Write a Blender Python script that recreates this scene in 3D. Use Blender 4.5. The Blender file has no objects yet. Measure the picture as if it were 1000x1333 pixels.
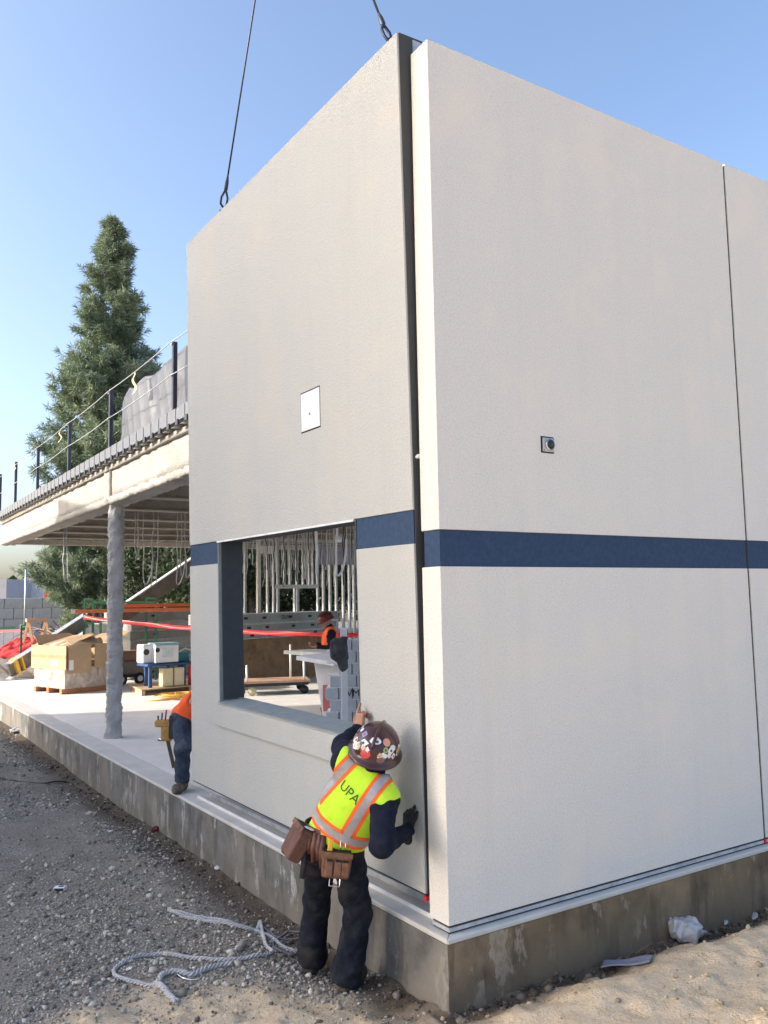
import bpy, bmesh, math, random
import numpy as np
from mathutils import Vector, Matrix, noise as mnoise

random.seed(7)
rng = np.random.default_rng(7)
R = math.radians
scene = bpy.context.scene
COL = scene.collection

# ------------------------------------------------------------------ camera, sky, sun, exposure
CAM = np.array([-3.058, -4.111, 1.93])
CR = np.array([0.840, -0.542, -0.018]); CR /= np.linalg.norm(CR)
CF = np.array([0.541, 0.835, 0.102]); CF -= CR * (CF @ CR); CF /= np.linalg.norm(CF)
CU = np.cross(CR, CF)
FPX, PX0, PY0 = 1106.5, 500.0, 666.5
cam_d = bpy.data.cameras.new('camera')
cam = bpy.data.objects.new('camera', cam_d); COL.objects.link(cam)
cam.matrix_world = Matrix(((CR[0], CU[0], -CF[0], CAM[0]), (CR[1], CU[1], -CF[1], CAM[1]),
                           (CR[2], CU[2], -CF[2], CAM[2]), (0, 0, 0, 1)))
cam_d.sensor_fit = 'HORIZONTAL'; cam_d.sensor_width = 36.0
cam_d.lens = FPX / 1000 * 36.0
cam_d.clip_start = 0.05; cam_d.clip_end = 3000
scene.camera = cam

SUN_EL = R(23)
SUN_H = np.array([-0.906, 0.423])            # horizontal direction towards the sun
w = bpy.data.worlds.new('World'); scene.world = w; w.use_nodes = True
nt = w.node_tree; bg = nt.nodes['Background']
sky = nt.nodes.new('ShaderNodeTexSky'); sky.sky_type = 'NISHITA'; sky.sun_disc = False
sky.sun_elevation = SUN_EL; sky.sun_rotation = math.atan2(SUN_H[0], SUN_H[1])
sky.altitude = 0; sky.air_density = 0.85; sky.dust_density = 3.7; sky.ozone_density = 1.9
nt.links.new(sky.outputs[0], bg.inputs[0]); bg.inputs[1].default_value = 0.15
sun_d = bpy.data.lights.new('sun', 'SUN'); sun_d.energy = 2.5; sun_d.angle = R(0.6); sun_d.color = (1, 0.93, 0.82)
sun = bpy.data.objects.new('sun', sun_d); COL.objects.link(sun)
sd = Vector((SUN_H[0] * math.cos(SUN_EL), SUN_H[1] * math.cos(SUN_EL), math.sin(SUN_EL)))
sun.rotation_euler = sd.to_track_quat('Z', 'Y').to_euler(); sun.location = (-20, 10, 25)
vs = scene.view_settings
vs.view_transform = 'Standard'; vs.look = 'None'; vs.gamma = 1; vs.use_curve_mapping = False
vs.exposure = 1.42

# ------------------------------------------------------------------ measuring helpers (a sight line meets a real plane)
def ray(px, py):
    d = CF * FPX + CR * (px - PX0) - CU * (py - PY0)
    return d / np.linalg.norm(d)
def az(px, py, z): r = ray(px, py); return CAM + r * ((z - CAM[2]) / r[2])
def ax(px, py, x): r = ray(px, py); return CAM + r * ((x - CAM[0]) / r[0])
def ay(px, py, y): r = ray(px, py); return CAM + r * ((y - CAM[1]) / r[1])
def ad(px, py, D):
    r = ray(px, py); return CAM + r * (D / (r @ CF))

# ------------------------------------------------------------------ materials
def new_mat(name):
    m = bpy.data.materials.new(name); m.use_nodes = True
    return m, m.node_tree, m.node_tree.nodes['Principled BSDF']
def nd(t, typ, **kw):
    n = t.nodes.new(typ)
    for k, v in kw.items():
        if k.startswith('i_'):
            n.inputs[int(k[2:])].default_value = v
        else: setattr(n, k, v)
    return n
def noise(t, co, scale, detail=4, rough=0.6, vec=None):
    n = nd(t, 'ShaderNodeTexNoise'); n.inputs['Scale'].default_value = scale
    n.inputs['Detail'].default_value = detail; n.inputs['Roughness'].default_value = rough
    if vec is not None:
        mp = nd(t, 'ShaderNodeMapping'); mp.inputs['Scale'].default_value = vec
        t.links.new(co, mp.inputs[0]); co = mp.outputs[0]
    t.links.new(co, n.inputs['Vector'])
    return n.outputs['Fac']
def ramp(t, fac, stops):
    r = nd(t, 'ShaderNodeValToRGB'); e = r.color_ramp.elements
    while len(e) < len(stops): e.new(0.5)
    for s, (p, c) in zip(e, stops):
        s.position = p; s.color = (*c, 1) if len(c) == 3 else c
    t.links.new(fac, r.inputs[0]); return r.outputs[0]
def mixc(t, fac, a, b, mode='MIX'):
    n = nd(t, 'ShaderNodeMix', data_type='RGBA', blend_type=mode)
    for sock, v in ((0, fac), (6, a), (7, b)):
        if hasattr(v, 'links'): t.links.new(v, n.inputs[sock])
        elif sock == 0: n.inputs[0].default_value = v
        else: n.inputs[sock].default_value = (*v, 1)
    return n.outputs[2]
def bump(t, p, h, strength, dist=0.01):
    b = nd(t, 'ShaderNodeBump'); b.inputs['Strength'].default_value = strength; b.inputs['Distance'].default_value = dist
    t.links.new(h, b.inputs['Height']); t.links.new(b.outputs[0], p.inputs['Normal'])
def coord(t, which='Object'):
    return nd(t, 'ShaderNodeTexCoord').outputs[which]
def geo(t): return nd(t, 'ShaderNodeNewGeometry').outputs['Position']
def scale_c(c, k): return tuple(max(0, min(1, x * k)) for x in c)

_mc = {}
def mat(name, c, rough=0.75, metal=0.0, var=0.18, vs_=6.0, bmp=0.0, bs=60.0, bd=0.004, vec=None, spec=0.4, world=False, dirt=None):
    if name in _mc: return _mc[name]
    m, t, p = new_mat(name)
    co = geo(t) if world else coord(t)
    n1 = noise(t, co, vs_, 5, 0.65, vec)
    col = ramp(t, n1, [(0.28, scale_c(c, 1 - var)), (0.72, scale_c(c, 1 + var))])
    if dirt:
        n2 = noise(t, co, vs_ * 0.35, 6, 0.7)
        fac = ramp(t, n2, [(0.5, (0, 0, 0)), (0.68, (1, 1, 1))])
        col = mixc(t, fac, col, dirt)
    t.links.new(col, p.inputs['Base Color'])
    p.inputs['Roughness'].default_value = rough; p.inputs['Metallic'].default_value = metal
    p.inputs['Specular IOR Level'].default_value = spec
    if bmp: bump(t, p, noise(t, co, bs, 4, 0.6), bmp, bd)
    _mc[name] = m
    return m

def stucco(name, c, blotch=0.05, edge_smudge=False):
    m, t, p = new_mat(name)
    co = coord(t)
    big = noise(t, co, 0.8, 4, 0.55)
    mid = noise(t, co, 14, 5, 0.7)
    fine = noise(t, co, 85, 4, 0.75)
    col = ramp(t, big, [(0.3, scale_c(c, 1 - blotch)), (0.7, scale_c(c, 1 + blotch * 0.6))])
    col = mixc(t, 0.35, col, ramp(t, mid, [(0.3, scale_c(c, 0.92)), (0.7, scale_c(c, 1.05))]))
    col = mixc(t, 0.62, col, ramp(t, fine, [(0.30, scale_c(c, 0.66)), (0.5, scale_c(c, 0.97)), (0.7, scale_c(c, 1.1))]))
    warm = noise(t, co, 1.7, 5, 0.6)
    col = mixc(t, ramp(t, warm, [(0.5, (0, 0, 0)), (0.72, (0.5, 0.5, 0.5))]), col, (min(1, c[0] * 1.10), c[1] * 1.03, c[2] * 0.93))
    scuff = noise(t, co, 7, 8, 0.8, (1.0, 1.0, 0.5))
    col = mixc(t, ramp(t, scuff, [(0.64, (0, 0, 0)), (0.74, (0.4, 0.4, 0.4))]), col, scale_c(c, 0.72))
    streak = noise(t, co, 5, 5, 0.6, (1.0, 1.0, 0.06))
    col = mixc(t, ramp(t, streak, [(0.52, (0, 0, 0)), (0.8, (0.28, 0.28, 0.28))]), col, scale_c(c, 0.82))
    t.links.new(col, p.inputs['Base Color'])
    p.inputs['Roughness'].default_value = 0.92; p.inputs['Specular IOR Level'].default_value = 0.2
    wob = noise(t, co, 46, 4, 0.75)
    ad_ = nd(t, 'ShaderNodeMath', operation='MULTIPLY_ADD'); ad_.inputs[1].default_value = 0.5
    t.links.new(fine, ad_.inputs[0]); t.links.new(wob, ad_.inputs[2])
    bump(t, p, ad_.outputs[0], 0.8, 0.008)
    return m
def concrete_wall(name, base, light, dark, warm, seed=0.0):
    m, t, p = new_mat(name)
    g = geo(t)
    mp = nd(t, 'ShaderNodeMapping'); mp.inputs['Location'].default_value = (seed, seed, 0)
    t.links.new(g, mp.inputs[0]); co = mp.outputs[0]
    n1 = noise(t, co, 3.2, 6, 0.65)
    col = ramp(t, n1, [(0.34, scale_c(base, 0.6)), (0.66, scale_c(base, 1.5))])
    st = noise(t, co, 4.5, 6, 0.68, (1.0, 1.0, 0.18))
    col = mixc(t, ramp(t, st, [(0.5, (0, 0, 0)), (0.62, (0.85, 0.85, 0.85))]), col, dark)
    ef = noise(t, co, 3.6, 7, 0.72, (1.0, 1.0, 0.42))
    col = mixc(t, ramp(t, ef, [(0.565, (0, 0, 0)), (0.61, (0.75, 0.75, 0.75)), (0.68, (0.25, 0.25, 0.25))]), col, light)
    wn = noise(t, co, 1.3, 5, 0.6)
    col = mixc(t, ramp(t, wn, [(0.45, (0, 0, 0)), (0.65, (0.8, 0.8, 0.8))]), col, warm)
    # soil splashed along the foot
    sx = nd(t, 'ShaderNodeSeparateXYZ'); t.links.new(g, sx.inputs[0])
    mr = nd(t, 'ShaderNodeMapRange'); mr.inputs[1].default_value = -0.25; mr.inputs[2].default_value = -0.5
    t.links.new(sx.outputs[2], mr.inputs[0])
    mu = nd(t, 'ShaderNodeMath', operation='MULTIPLY'); t.links.new(mr.outputs[0], mu.inputs[0])
    t.links.new(noise(t, co, 9, 5, 0.7), mu.inputs[1])
    col = mixc(t, mu.outputs[0], col, (0.19, 0.155, 0.115))
    t.links.new(col, p.inputs['Base Color'])
    p.inputs['Roughness'].default_value = 0.88
    bump(t, p, noise(t, co, 24, 6, 0.7), 0.5, 0.01)
    return m
def glass_plastic(name, c, alpha=0.75, rough=0.3):
    m, t, p = new_mat(name)
    p.inputs['Base Color'].default_value = (*c, 1); p.inputs['Roughness'].default_value = rough
    p.inputs['Transmission Weight'].default_value = 1 - alpha
    co = coord(t); bump(t, p, noise(t, co, 14, 5, 0.6), 0.5, 0.02)
    return m

M = {}
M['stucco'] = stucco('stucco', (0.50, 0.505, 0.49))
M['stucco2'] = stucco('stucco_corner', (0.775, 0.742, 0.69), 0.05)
M['blue'] = mat('blue_band_paint', (0.027, 0.056, 0.115), 0.85, var=0.22, vs_=30, bmp=0.5, bs=110)
M['reveal'] = mat('reveal_paint', (0.045, 0.055, 0.068), 0.75, var=0.15, vs_=12, bmp=0.3, bs=90)
M['sillgrey'] = mat('sill_grey', (0.24, 0.27, 0.275), 0.7, var=0.14, vs_=10, bmp=0.35, bs=100)
M['edge'] = mat('panel_core_edge', (0.06, 0.062, 0.062), 0.8, var=0.25, vs_=5, bmp=0.3, bs=60, vec=(1, 1, 0.2))
M['black'] = mat('black_gap', (0.012, 0.012, 0.014), 0.7)
M['gasket'] = mat('gasket', (0.03, 0.027, 0.03), 0.6)
M['galv'] = mat('galvanised', (0.46, 0.48, 0.5), 0.42, 0.75, var=0.18, vs_=18)
M['galv_dull'] = mat('galvanised_dull', (0.5, 0.52, 0.55), 0.55, 0.35, var=0.2, vs_=12, dirt=(0.3, 0.31, 0.33))
M['flash'] = mat('white_flashing', (0.75, 0.76, 0.78), 0.4, 0.2)
M['white'] = mat('white_plastic', (0.76, 0.76, 0.78), 0.45, var=0.05)
M['found_l'] = concrete_wall('foundation_grey', (0.14, 0.136, 0.128), (0.48, 0.47, 0.45), (0.062, 0.06, 0.056), (0.23, 0.20, 0.165))
M['found_r'] = concrete_wall('foundation_brown', (0.20, 0.142, 0.085), (0.46, 0.385, 0.29), (0.085, 0.06, 0.037), (0.215, 0.155, 0.09), 3.7)
M['slab'] = mat('slab_concrete', (0.70, 0.675, 0.645), 0.8, var=0.13, vs_=1.4, bmp=0.3, bs=40, world=True, dirt=(0.6, 0.575, 0.54))
M['ledge'] = mat('ledge_concrete', (0.56, 0.54, 0.50), 0.85, var=0.14, vs_=2.6, bmp=0.3, bs=60, world=True, dirt=(0.54, 0.53, 0.5))
M['fireproof'] = mat('fireproofing_cream', (0.44, 0.415, 0.375), 0.95, var=0.16, vs_=2.2, bmp=1.0, bs=30, bd=0.02, dirt=(0.34, 0.31, 0.265))
M['fireproof_col'] = mat('fireproofing_grey', (0.40, 0.395, 0.395), 0.95, var=0.2, vs_=5, bmp=1.0, bs=34, bd=0.02)
M['joist'] = mat('joist_cream', (0.35, 0.325, 0.28), 0.9, var=0.2, vs_=3, bmp=0.6, bs=30, bd=0.02)
M['decksheet'] = mat('deck_sheet', (0.33, 0.32, 0.30), 0.5, 0.4, var=0.2, vs_=2)
M['post'] = mat('post_steel', (0.05, 0.055, 0.075), 0.55, 0.4, var=0.25, vs_=8)
M['wire'] = mat('steel_wire', (0.5, 0.5, 0.49), 0.45, 0.6)
M['cable'] = mat('crane_cable_steel', (0.05, 0.055, 0.075), 0.5, 0.6)
M['bark'] = mat('bark', (0.10, 0.075, 0.055), 0.95, var=0.3, vs_=6, bmp=0.8, bs=18, bd=0.03)
M['wood'] = mat('raw_timber', (0.52, 0.37, 0.21), 0.75, var=0.22, vs_=4, vec=(1, 8, 8), bmp=0.2)
M['ply'] = mat('plywood_burnt', (0.27, 0.16, 0.08), 0.8, var=0.3, vs_=3.5, dirt=(0.06, 0.04, 0.025), bmp=0.2)
M['card'] = mat('cardboard', (0.46, 0.33, 0.205), 0.85, var=0.1, vs_=5, bmp=0.15, bs=30)
M['card_in'] = mat('cardboard_inside', (0.34, 0.22, 0.125), 0.9, var=0.18, vs_=5)
M['plastic_sheet'] = mat('plastic_sheet', (0.55, 0.55, 0.56), 0.3, var=0.18, vs_=8, bmp=0.6, bs=18, bd=0.02)
M['orange'] = mat('ladder_orange', (0.9, 0.22, 0.09), 0.5, var=0.12)
M['redtape'] = mat('red_tape', (0.80, 0.04, 0.05), 0.4, var=0.15, vs_=3)
M['redtarp'] = mat('red_tarp', (0.75, 0.045, 0.035), 0.6, var=0.2, vs_=2.5, bmp=0.4, bs=8, bd=0.03)
M['green'] = mat('green_paint', (0.03, 0.15, 0.075), 0.5, var=0.15)
M['block'] = mat('ecology_block', (0.40, 0.405, 0.42), 0.9, var=0.25, vs_=1.3, bmp=0.5, bs=20, bd=0.02, dirt=(0.27, 0.275, 0.29))
M['darkpl'] = mat('dark_plastic', (0.025, 0.027, 0.03), 0.5)
M['teal'] = mat('teal_plastic', (0.02, 0.17, 0.21), 0.45)
M['bluepl'] = mat('blue_plastic', (0.035, 0.08, 0.21), 0.5)
M['jug'] = mat('yellowed_jug', (0.66, 0.57, 0.36), 0.35, var=0.12)
M['yellow'] = mat('yellow', (0.75, 0.47, 0.05), 0.5)
M['leather'] = mat('leather_brown', (0.095, 0.034, 0.026), 0.6, var=0.4, vs_=18, bmp=0.4, bs=60, dirt=(0.15, 0.075, 0.05))
M['leather_tan'] = mat('leather_worn', (0.17, 0.085, 0.05), 0.7, var=0.4, vs_=20, bmp=0.4, bs=60, dirt=(0.06, 0.03, 0.022))
M['skin'] = mat('skin', (0.38, 0.19, 0.12), 0.55, var=0.12, vs_=14)
M['rope'] = mat('rope_grey', (0.46, 0.455, 0.46), 0.9, var=0.3, vs_=60, bmp=0.6, bs=160)
M['pave'] = mat('paint_grey', (0.5, 0.5, 0.52), 0.8)
M['chrome'] = mat('bright_steel', (0.6, 0.6, 0.62), 0.25, 0.9)

# ------------------------------------------------------------------ mesh helpers
def link(o, parent=None):
    COL.objects.link(o)
    if parent is not None: o.parent = parent
    return o
def tag(o, label=None, cat=None, group=None, kind=None):
    if label: o['label'] = label
    if cat: o['category'] = cat
    if group: o['group'] = group
    if kind: o['kind'] = kind
    return o
def empty(name, loc, label, cat, group=None, rz=0.0):
    o = bpy.data.objects.new(name, None); link(o); o.location = Vector([float(c) for c in loc]); o.rotation_euler.z = rz
    o.empty_display_size = 0.1
    return tag(o, label, cat, group)
def from_data(name, v, f, m, parent=None, smooth=False):
    me = bpy.data.meshes.new(name)
    me.from_pydata([tuple(map(float, a)) for a in v], [], [tuple(map(int, a)) for a in f])
    if smooth: me.polygons.foreach_set('use_smooth', [True] * len(me.polygons))
    me.validate(); me.update()
    if m is not None: me.materials.append(m)
    o = bpy.data.objects.new(name, me); link(o, parent)
    if parent is not None and not isinstance(parent, str):
        o.matrix_parent_inverse = parent_inv(parent)
    return o
def parent_inv(p):
    mat_ = Matrix.Identity(4); q = p; chain = []
    while q is not None: chain.append(q); q = q.parent
    for q in reversed(chain):
        mat_ = mat_ @ q.matrix_parent_inverse @ q.matrix_basis if q.parent is not None else q.matrix_basis.copy()
    return mat_.inverted()
def fast_mesh(name, verts, faces, m, parent=None, smooth=False):
    """verts (n,3) float array, faces (m,k) int array, all of one size"""
    me = bpy.data.meshes.new(name); n, k = faces.shape
    me.vertices.add(len(verts)); me.vertices.foreach_set('co', np.ascontiguousarray(verts, dtype=np.float32).ravel())
    me.loops.add(n * k); me.loops.foreach_set('vertex_index', np.ascontiguousarray(faces, dtype=np.int32).ravel())
    me.polygons.add(n); me.polygons.foreach_set('loop_start', np.arange(0, n * k, k, dtype=np.int32))
    me.polygons.foreach_set('loop_total', np.full(n, k, dtype=np.int32))
    if smooth: me.polygons.foreach_set('use_smooth', np.ones(n, dtype=bool))
    me.update(calc_edges=True); me.validate()
    if m is not None: me.materials.append(m)
    o = bpy.data.objects.new(name, me); link(o, parent)
    if parent is not None: o.matrix_parent_inverse = parent_inv(parent)
    return o
def fattr(o, name, vals):
    a = o.data.attributes.new(name, 'FLOAT', 'POINT'); a.data.foreach_set('value', np.asarray(vals, dtype=np.float32))

class MB:
    def __init__(self): self.v = []; self.f = []
    def add(self, vs_, fs):
        b = len(self.v); self.v += [tuple(map(float, p)) for p in vs_]; self.f += [tuple(i + b for i in q) for q in fs]; return self
    def box(self, x0, x1, y0, y1, z0, z1):
        return self.add([(x0, y0, z0), (x1, y0, z0), (x1, y1, z0), (x0, y1, z0), (x0, y0, z1), (x1, y0, z1), (x1, y1, z1), (x0, y1, z1)],
                        [(0, 3, 2, 1), (4, 5, 6, 7), (0, 1, 5, 4), (1, 2, 6, 5), (2, 3, 7, 6), (3, 0, 4, 7)])
    def obox(self, c, a, b, d, taper=1.0):
        c, a, b, d = (np.asarray(q, float) for q in (c, a, b, d))
        P = [c - a - b - d, c + a - b - d, c + a + b - d, c - a + b - d]
        Q = [c + (-a - b) * taper + d, c + (a - b) * taper + d, c + (a + b) * taper + d, c + (-a + b) * taper + d]
        return self.add(P + Q, [(0, 3, 2, 1), (4, 5, 6, 7), (0, 1, 5, 4), (1, 2, 6, 5), (2, 3, 7, 6), (3, 0, 4, 7)])
    def bar(self, a, b, wd, ht, up=(0, 0, 1)):
        a, b, up = (np.asarray(q, float) for q in (a, b, up)); d = b - a; L = np.linalg.norm(d); d /= L
        s = np.cross(d, up); s /= np.linalg.norm(s); u = np.cross(s, d)
        return self.obox((a + b) / 2, d * L / 2, s * wd / 2, u * ht / 2)
    def tube(self, pts, r, n=8, caps=True):
        pts = [np.asarray(p, float) for p in pts]; rr = r if hasattr(r, '__len__') else [r] * len(pts)
        rings = []; up = np.array([0.0, 0, 1]); vs_ = []; prev = None
        for i, p in enumerate(pts):
            d = pts[min(i + 1, len(pts) - 1)] - pts[max(i - 1, 0)]; d = d / (np.linalg.norm(d) + 1e-9)
            if prev is None:
                s = np.cross(d, up if abs(d[2]) < 0.9 else np.array([1.0, 0, 0]))
            else: s = prev - d * (prev @ d)
            s /= np.linalg.norm(s) + 1e-9; prev = s; u = np.cross(s, d)
            for k in range(n):
                t = 2 * math.pi * k / n; vs_.append(p + (s * math.cos(t) + u * math.sin(t)) * rr[i])
        fs = []
        for i in range(len(pts) - 1):
            for k in range(n):
                a, b = i * n + k, i * n + (k + 1) % n; fs.append((a, a + n, b + n, b))
        if caps: fs.append(tuple(range(n))); fs.append(tuple(reversed(range((len(pts) - 1) * n, len(pts) * n))))
        return self.add(vs_, fs)
    def disc(self, c, nrm, r, th, n=16):
        nrm = np.asarray(nrm, float); nrm /= np.linalg.norm(nrm); c = np.asarray(c, float)
        return self.tube([c - nrm * th / 2, c + nrm * th / 2], r, n)
    def quad(self, a, b, c, d): return self.add([a, b, c, d], [(0, 1, 2, 3)])
    def build(self, name, m, parent=None, smooth=False, bevel=0.0, seg=1):
        o = from_data(name, self.v, self.f, m, parent, smooth)
        if bevel:
            bm = bmesh.new(); bm.from_mesh(o.data)
            bmesh.ops.bevel(bm, geom=bm.edges[:], offset=bevel, segments=seg, affect='EDGES', profile=0.6)
            bm.to_mesh(o.data); bm.free()
        return o
def nz(p, s=1.0): return mnoise.noise(Vector([float(c) * s for c in p]))
def grid_obj(name, fn, nu, nv, m, parent=None, smooth=True, thick=0.0):
    U, V = np.meshgrid(np.linspace(0, 1, nu), np.linspace(0, 1, nv), indexing='ij')
    vs_ = np.array([fn(u, v) for u, v in zip(U.ravel(), V.ravel())], float)
    idx = np.arange(nu * nv).reshape(nu, nv)
    f = np.stack([idx[:-1, :-1], idx[1:, :-1], idx[1:, 1:], idx[:-1, 1:]], -1).reshape(-1, 4)
    o = fast_mesh(name, vs_, f, m, parent, smooth)
    if thick:
        md = o.modifiers.new('thick', 'SOLIDIFY'); md.thickness = thick; md.offset = 0
    return o
def copy_tree(o, parent=None, loc=None):
    c = o.copy(); COL.objects.link(c); c.parent = parent
    if loc is not None: c.location = loc
    for ch in list(o.children): copy_tree(ch, c)
    return c
def rough_box(name, x0, x1, y0, y1, z0, z1, step, amp, m, parent=None, fs=8.0):
    bm = bmesh.new()
    bmesh.ops.create_cube(bm, size=1.0)
    for v in bm.verts: v.co = Vector((x0 + (v.co.x + .5) * (x1 - x0), y0 + (v.co.y + .5) * (y1 - y0), z0 + (v.co.z + .5) * (z1 - z0)))
    for axis, lo, hi in ((0, x0, x1), (1, y0, y1), (2, z0, z1)):
        k = max(1, int((hi - lo) / step))
        for i in range(1, k):
            co = [0, 0, 0]; co[axis] = lo + (hi - lo) * i / k; no = [0, 0, 0]; no[axis] = 1
            bmesh.ops.bisect_plane(bm, geom=bm.verts[:] + bm.edges[:] + bm.faces[:], plane_co=co, plane_no=no)
    bm.normal_update()
    for v in bm.verts:
        v.co += v.normal * (amp * (nz(v.co, fs) + 0.6 * nz(v.co, fs * 2.7)))
    for f in bm.faces: f.smooth = True
    me = bpy.data.meshes.new(name); bm.to_mesh(me); bm.free(); me.materials.append(m)
    o = bpy.data.objects.new(name, me); link(o, parent)
    if parent is not None: o.matrix_parent_inverse = parent_inv(parent)
    return o

# ================================================================== THE SETTING
def sm(a, b, x):
    t = np.clip((x - a) / (b - a), 0, 1); return t * t * (3 - 2 * t)
def vnoise(x, y, s, seed=0):
    """cheap value noise on arrays"""
    X, Y = x * s + seed * 17.3, y * s + seed * 9.1
    xi, yi = np.floor(X), np.floor(Y); fx, fy = X - xi, Y - yi
    fx = fx * fx * (3 - 2 * fx); fy = fy * fy * (3 - 2 * fy)
    def h(a, b):
        q = np.sin(a * 127.1 + b * 311.7 + seed) * 43758.5453; return q - np.floor(q)
    return (h(xi, yi) * (1 - fx) + h(xi + 1, yi) * fx) * (1 - fy) + (h(xi, yi + 1) * (1 - fx) + h(xi + 1, yi + 1) * fx) * fy - 0.5
def fbm(x, y, s, o=4, seed=0):
    r = 0 * x; a = 1.0
    for k in range(o): r = r + a * vnoise(x, y, s * 2 ** k, seed + k); a *= 0.5
    return r
def sand_w(x, y):
    left = sm(1.25, 0.55, y + 0.22 * (x + 1.2) + 0.7 * fbm(x, y, 1.1, 4, 5))
    return np.where(x > -0.05, np.where(y < 0.2, 1.0, 0.0), left)
def gh(x, y):
    x = np.asarray(x, float); y = np.asarray(y, float)
    z = np.full_like(x, -0.42)
    left = (x < -0.02)
    z = z + np.where(left, -0.075 * np.exp(-((x + 0.2) / 0.22) ** 2) * sm(0.3, 1.2, y), 0)
    z = z + 0.05 * sm(8, 15, y) - 0.05 * sm(4.5, 7, y) * sm(10, 7, y)
    r_ = sm(-0.1, -0.6, y)
    z = z + r_ * 0.15 * sm(-0.5, 0.3, x) - 0.05 * sm(0.5, 3, x) * sm(0.3, -0.1, y) * (1 - r_)
    z = z + 0.06 * sm(0.2, -0.2, y) * sm(-0.1, -0.9, x)
    z = z + 0.035 * fbm(x, y, 0.55, 3, 2)
    s = sand_w(x, y)
    near = sm(14, 8, np.abs(x)) * sm(22, 12, np.abs(y))
    z = z + near * (s * (0.05 * fbm(x, y, 3.2, 5, 9) + 0.03 * np.abs(fbm(x, y, 9, 3, 4)) + 0.022 * np.clip(fbm(x, y, 5.5, 3, 14), 0, 0.25) / 0.25) + (1 - s) * 0.02 * fbm(x, y, 6, 3, 3))
    z = z + 0.62 * sm(20.3, 25, y) + 0.25 * sm(30, 60, y)
    z = z + 0.35 * sm(20.5, 23, y) * fbm(x, y, 0.8, 4, 12) * sm(40, 26, y)
    return z
def axis(lo, hi, step, far):
    a = list(np.arange(lo, hi + step / 2, step)); d = step; p = hi
    while p < far: d = min(d * 1.28, 150); p += d; a.append(p)
    d = step; p = lo; b = []
    while p > -far: d = min(d * 1.28, 150); p -= d; b.append(p)
    return np.array(b[::-1] + a)
gx = axis(-3.2, 4.2, 0.03, 1600); gy = axis(-2.6, 4.5, 0.03, 1600)
GX, GY = np.meshgrid(gx, gy, indexing='ij')
gv = np.stack([GX, GY, gh(GX, GY)], -1).reshape(-1, 3)
gi = np.arange(GX.size).reshape(GX.shape)
gf = np.stack([gi[:-1, :-1], gi[1:, :-1], gi[1:, 1:], gi[:-1, 1:]], -1).reshape(-1, 4)
def ground_mat():
    m, t, p = new_mat('ground_soil')
    g = geo(t)
    at = nd(t, 'ShaderNodeAttribute', attribute_name='sand').outputs['Fac']
    wet = nd(t, 'ShaderNodeAttribute', attribute_name='damp').outputs['Fac']
    n1 = noise(t, g, 2.2, 6, 0.7); n2 = noise(t, g, 60, 5, 0.75); n3 = noise(t, g, 11, 5, 0.7)
    dirt = ramp(t, n1, [(0.3, (0.19, 0.155, 0.118)), (0.5, (0.30, 0.255, 0.205)), (0.7, (0.40, 0.35, 0.29))])
    grit = ramp(t, n2, [(0.38, (0.05, 0.046, 0.042)), (0.5, (0.2, 0.19, 0.175)), (0.62, (0.50, 0.48, 0.45))])
    dirt = mixc(t, 0.55, dirt, grit)
    sand = ramp(t, n3, [(0.28, (0.50, 0.37, 0.235)), (0.5, (0.70, 0.55, 0.375)), (0.72, (0.80, 0.665, 0.49))])
    sand = mixc(t, 0.3, sand, ramp(t, n2, [(0.35, (0.42, 0.30, 0.18)), (0.6, (0.80, 0.66, 0.48))]))
    col = mixc(t, at, dirt, sand)
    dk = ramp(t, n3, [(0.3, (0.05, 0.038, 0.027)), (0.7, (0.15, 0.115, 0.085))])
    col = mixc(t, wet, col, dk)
    t.links.new(col, p.inputs['Base Color']); p.inputs['Roughness'].default_value = 0.95
    p.inputs['Specular IOR Level'].default_value = 0.15
    flake = ramp(t, noise(t, g, 7.5, 4, 0.6), [(0.40, (0, 0, 0)), (0.415, (0.4, 0.4, 0.4)), (0.5, (0.45, 0.45, 0.45)), (0.515, (0.8, 0.8, 0.8)), (0.60, (0.85, 0.85, 0.85)), (0.61, (1, 1, 1))])
    fl = nd(t, 'ShaderNodeMath', operation='MULTIPLY'); t.links.new(flake, fl.inputs[0]); t.links.new(at, fl.inputs[1])
    b0 = nd(t, 'ShaderNodeMath', operation='MULTIPLY_ADD'); b0.inputs[1].default_value = 1.1; t.links.new(fl.outputs[0], b0.inputs[0]); t.links.new(n2, b0.inputs[2]); n2 = b0.outputs[0]
    sm_ = nd(t, 'ShaderNodeMath', operation='ADD'); t.links.new(n2, sm_.inputs[0]); t.links.new(n3, sm_.inputs[1])
    bump(t, p, sm_.outputs[0], 0.65, 0.02)
    return m
ground = fast_mesh('ground', gv, gf, ground_mat(), smooth=True); tag(ground, kind='structure')
fattr(ground, 'sand', np.clip(sand_w(gv[:, 0], gv[:, 1]), 0, 1))
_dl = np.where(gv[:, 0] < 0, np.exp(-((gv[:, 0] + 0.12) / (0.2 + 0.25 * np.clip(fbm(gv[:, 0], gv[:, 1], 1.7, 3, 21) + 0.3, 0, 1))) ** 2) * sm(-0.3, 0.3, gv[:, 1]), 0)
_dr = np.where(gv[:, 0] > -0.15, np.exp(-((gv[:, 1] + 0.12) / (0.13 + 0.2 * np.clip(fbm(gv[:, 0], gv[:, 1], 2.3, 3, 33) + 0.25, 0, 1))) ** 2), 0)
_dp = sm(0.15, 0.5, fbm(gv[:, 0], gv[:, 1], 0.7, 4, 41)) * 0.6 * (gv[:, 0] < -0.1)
fattr(ground, 'damp', np.clip(np.maximum(np.maximum(_dl, _dr), _dp) * (gv[:, 1] < 20), 0, 0.95))

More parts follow.
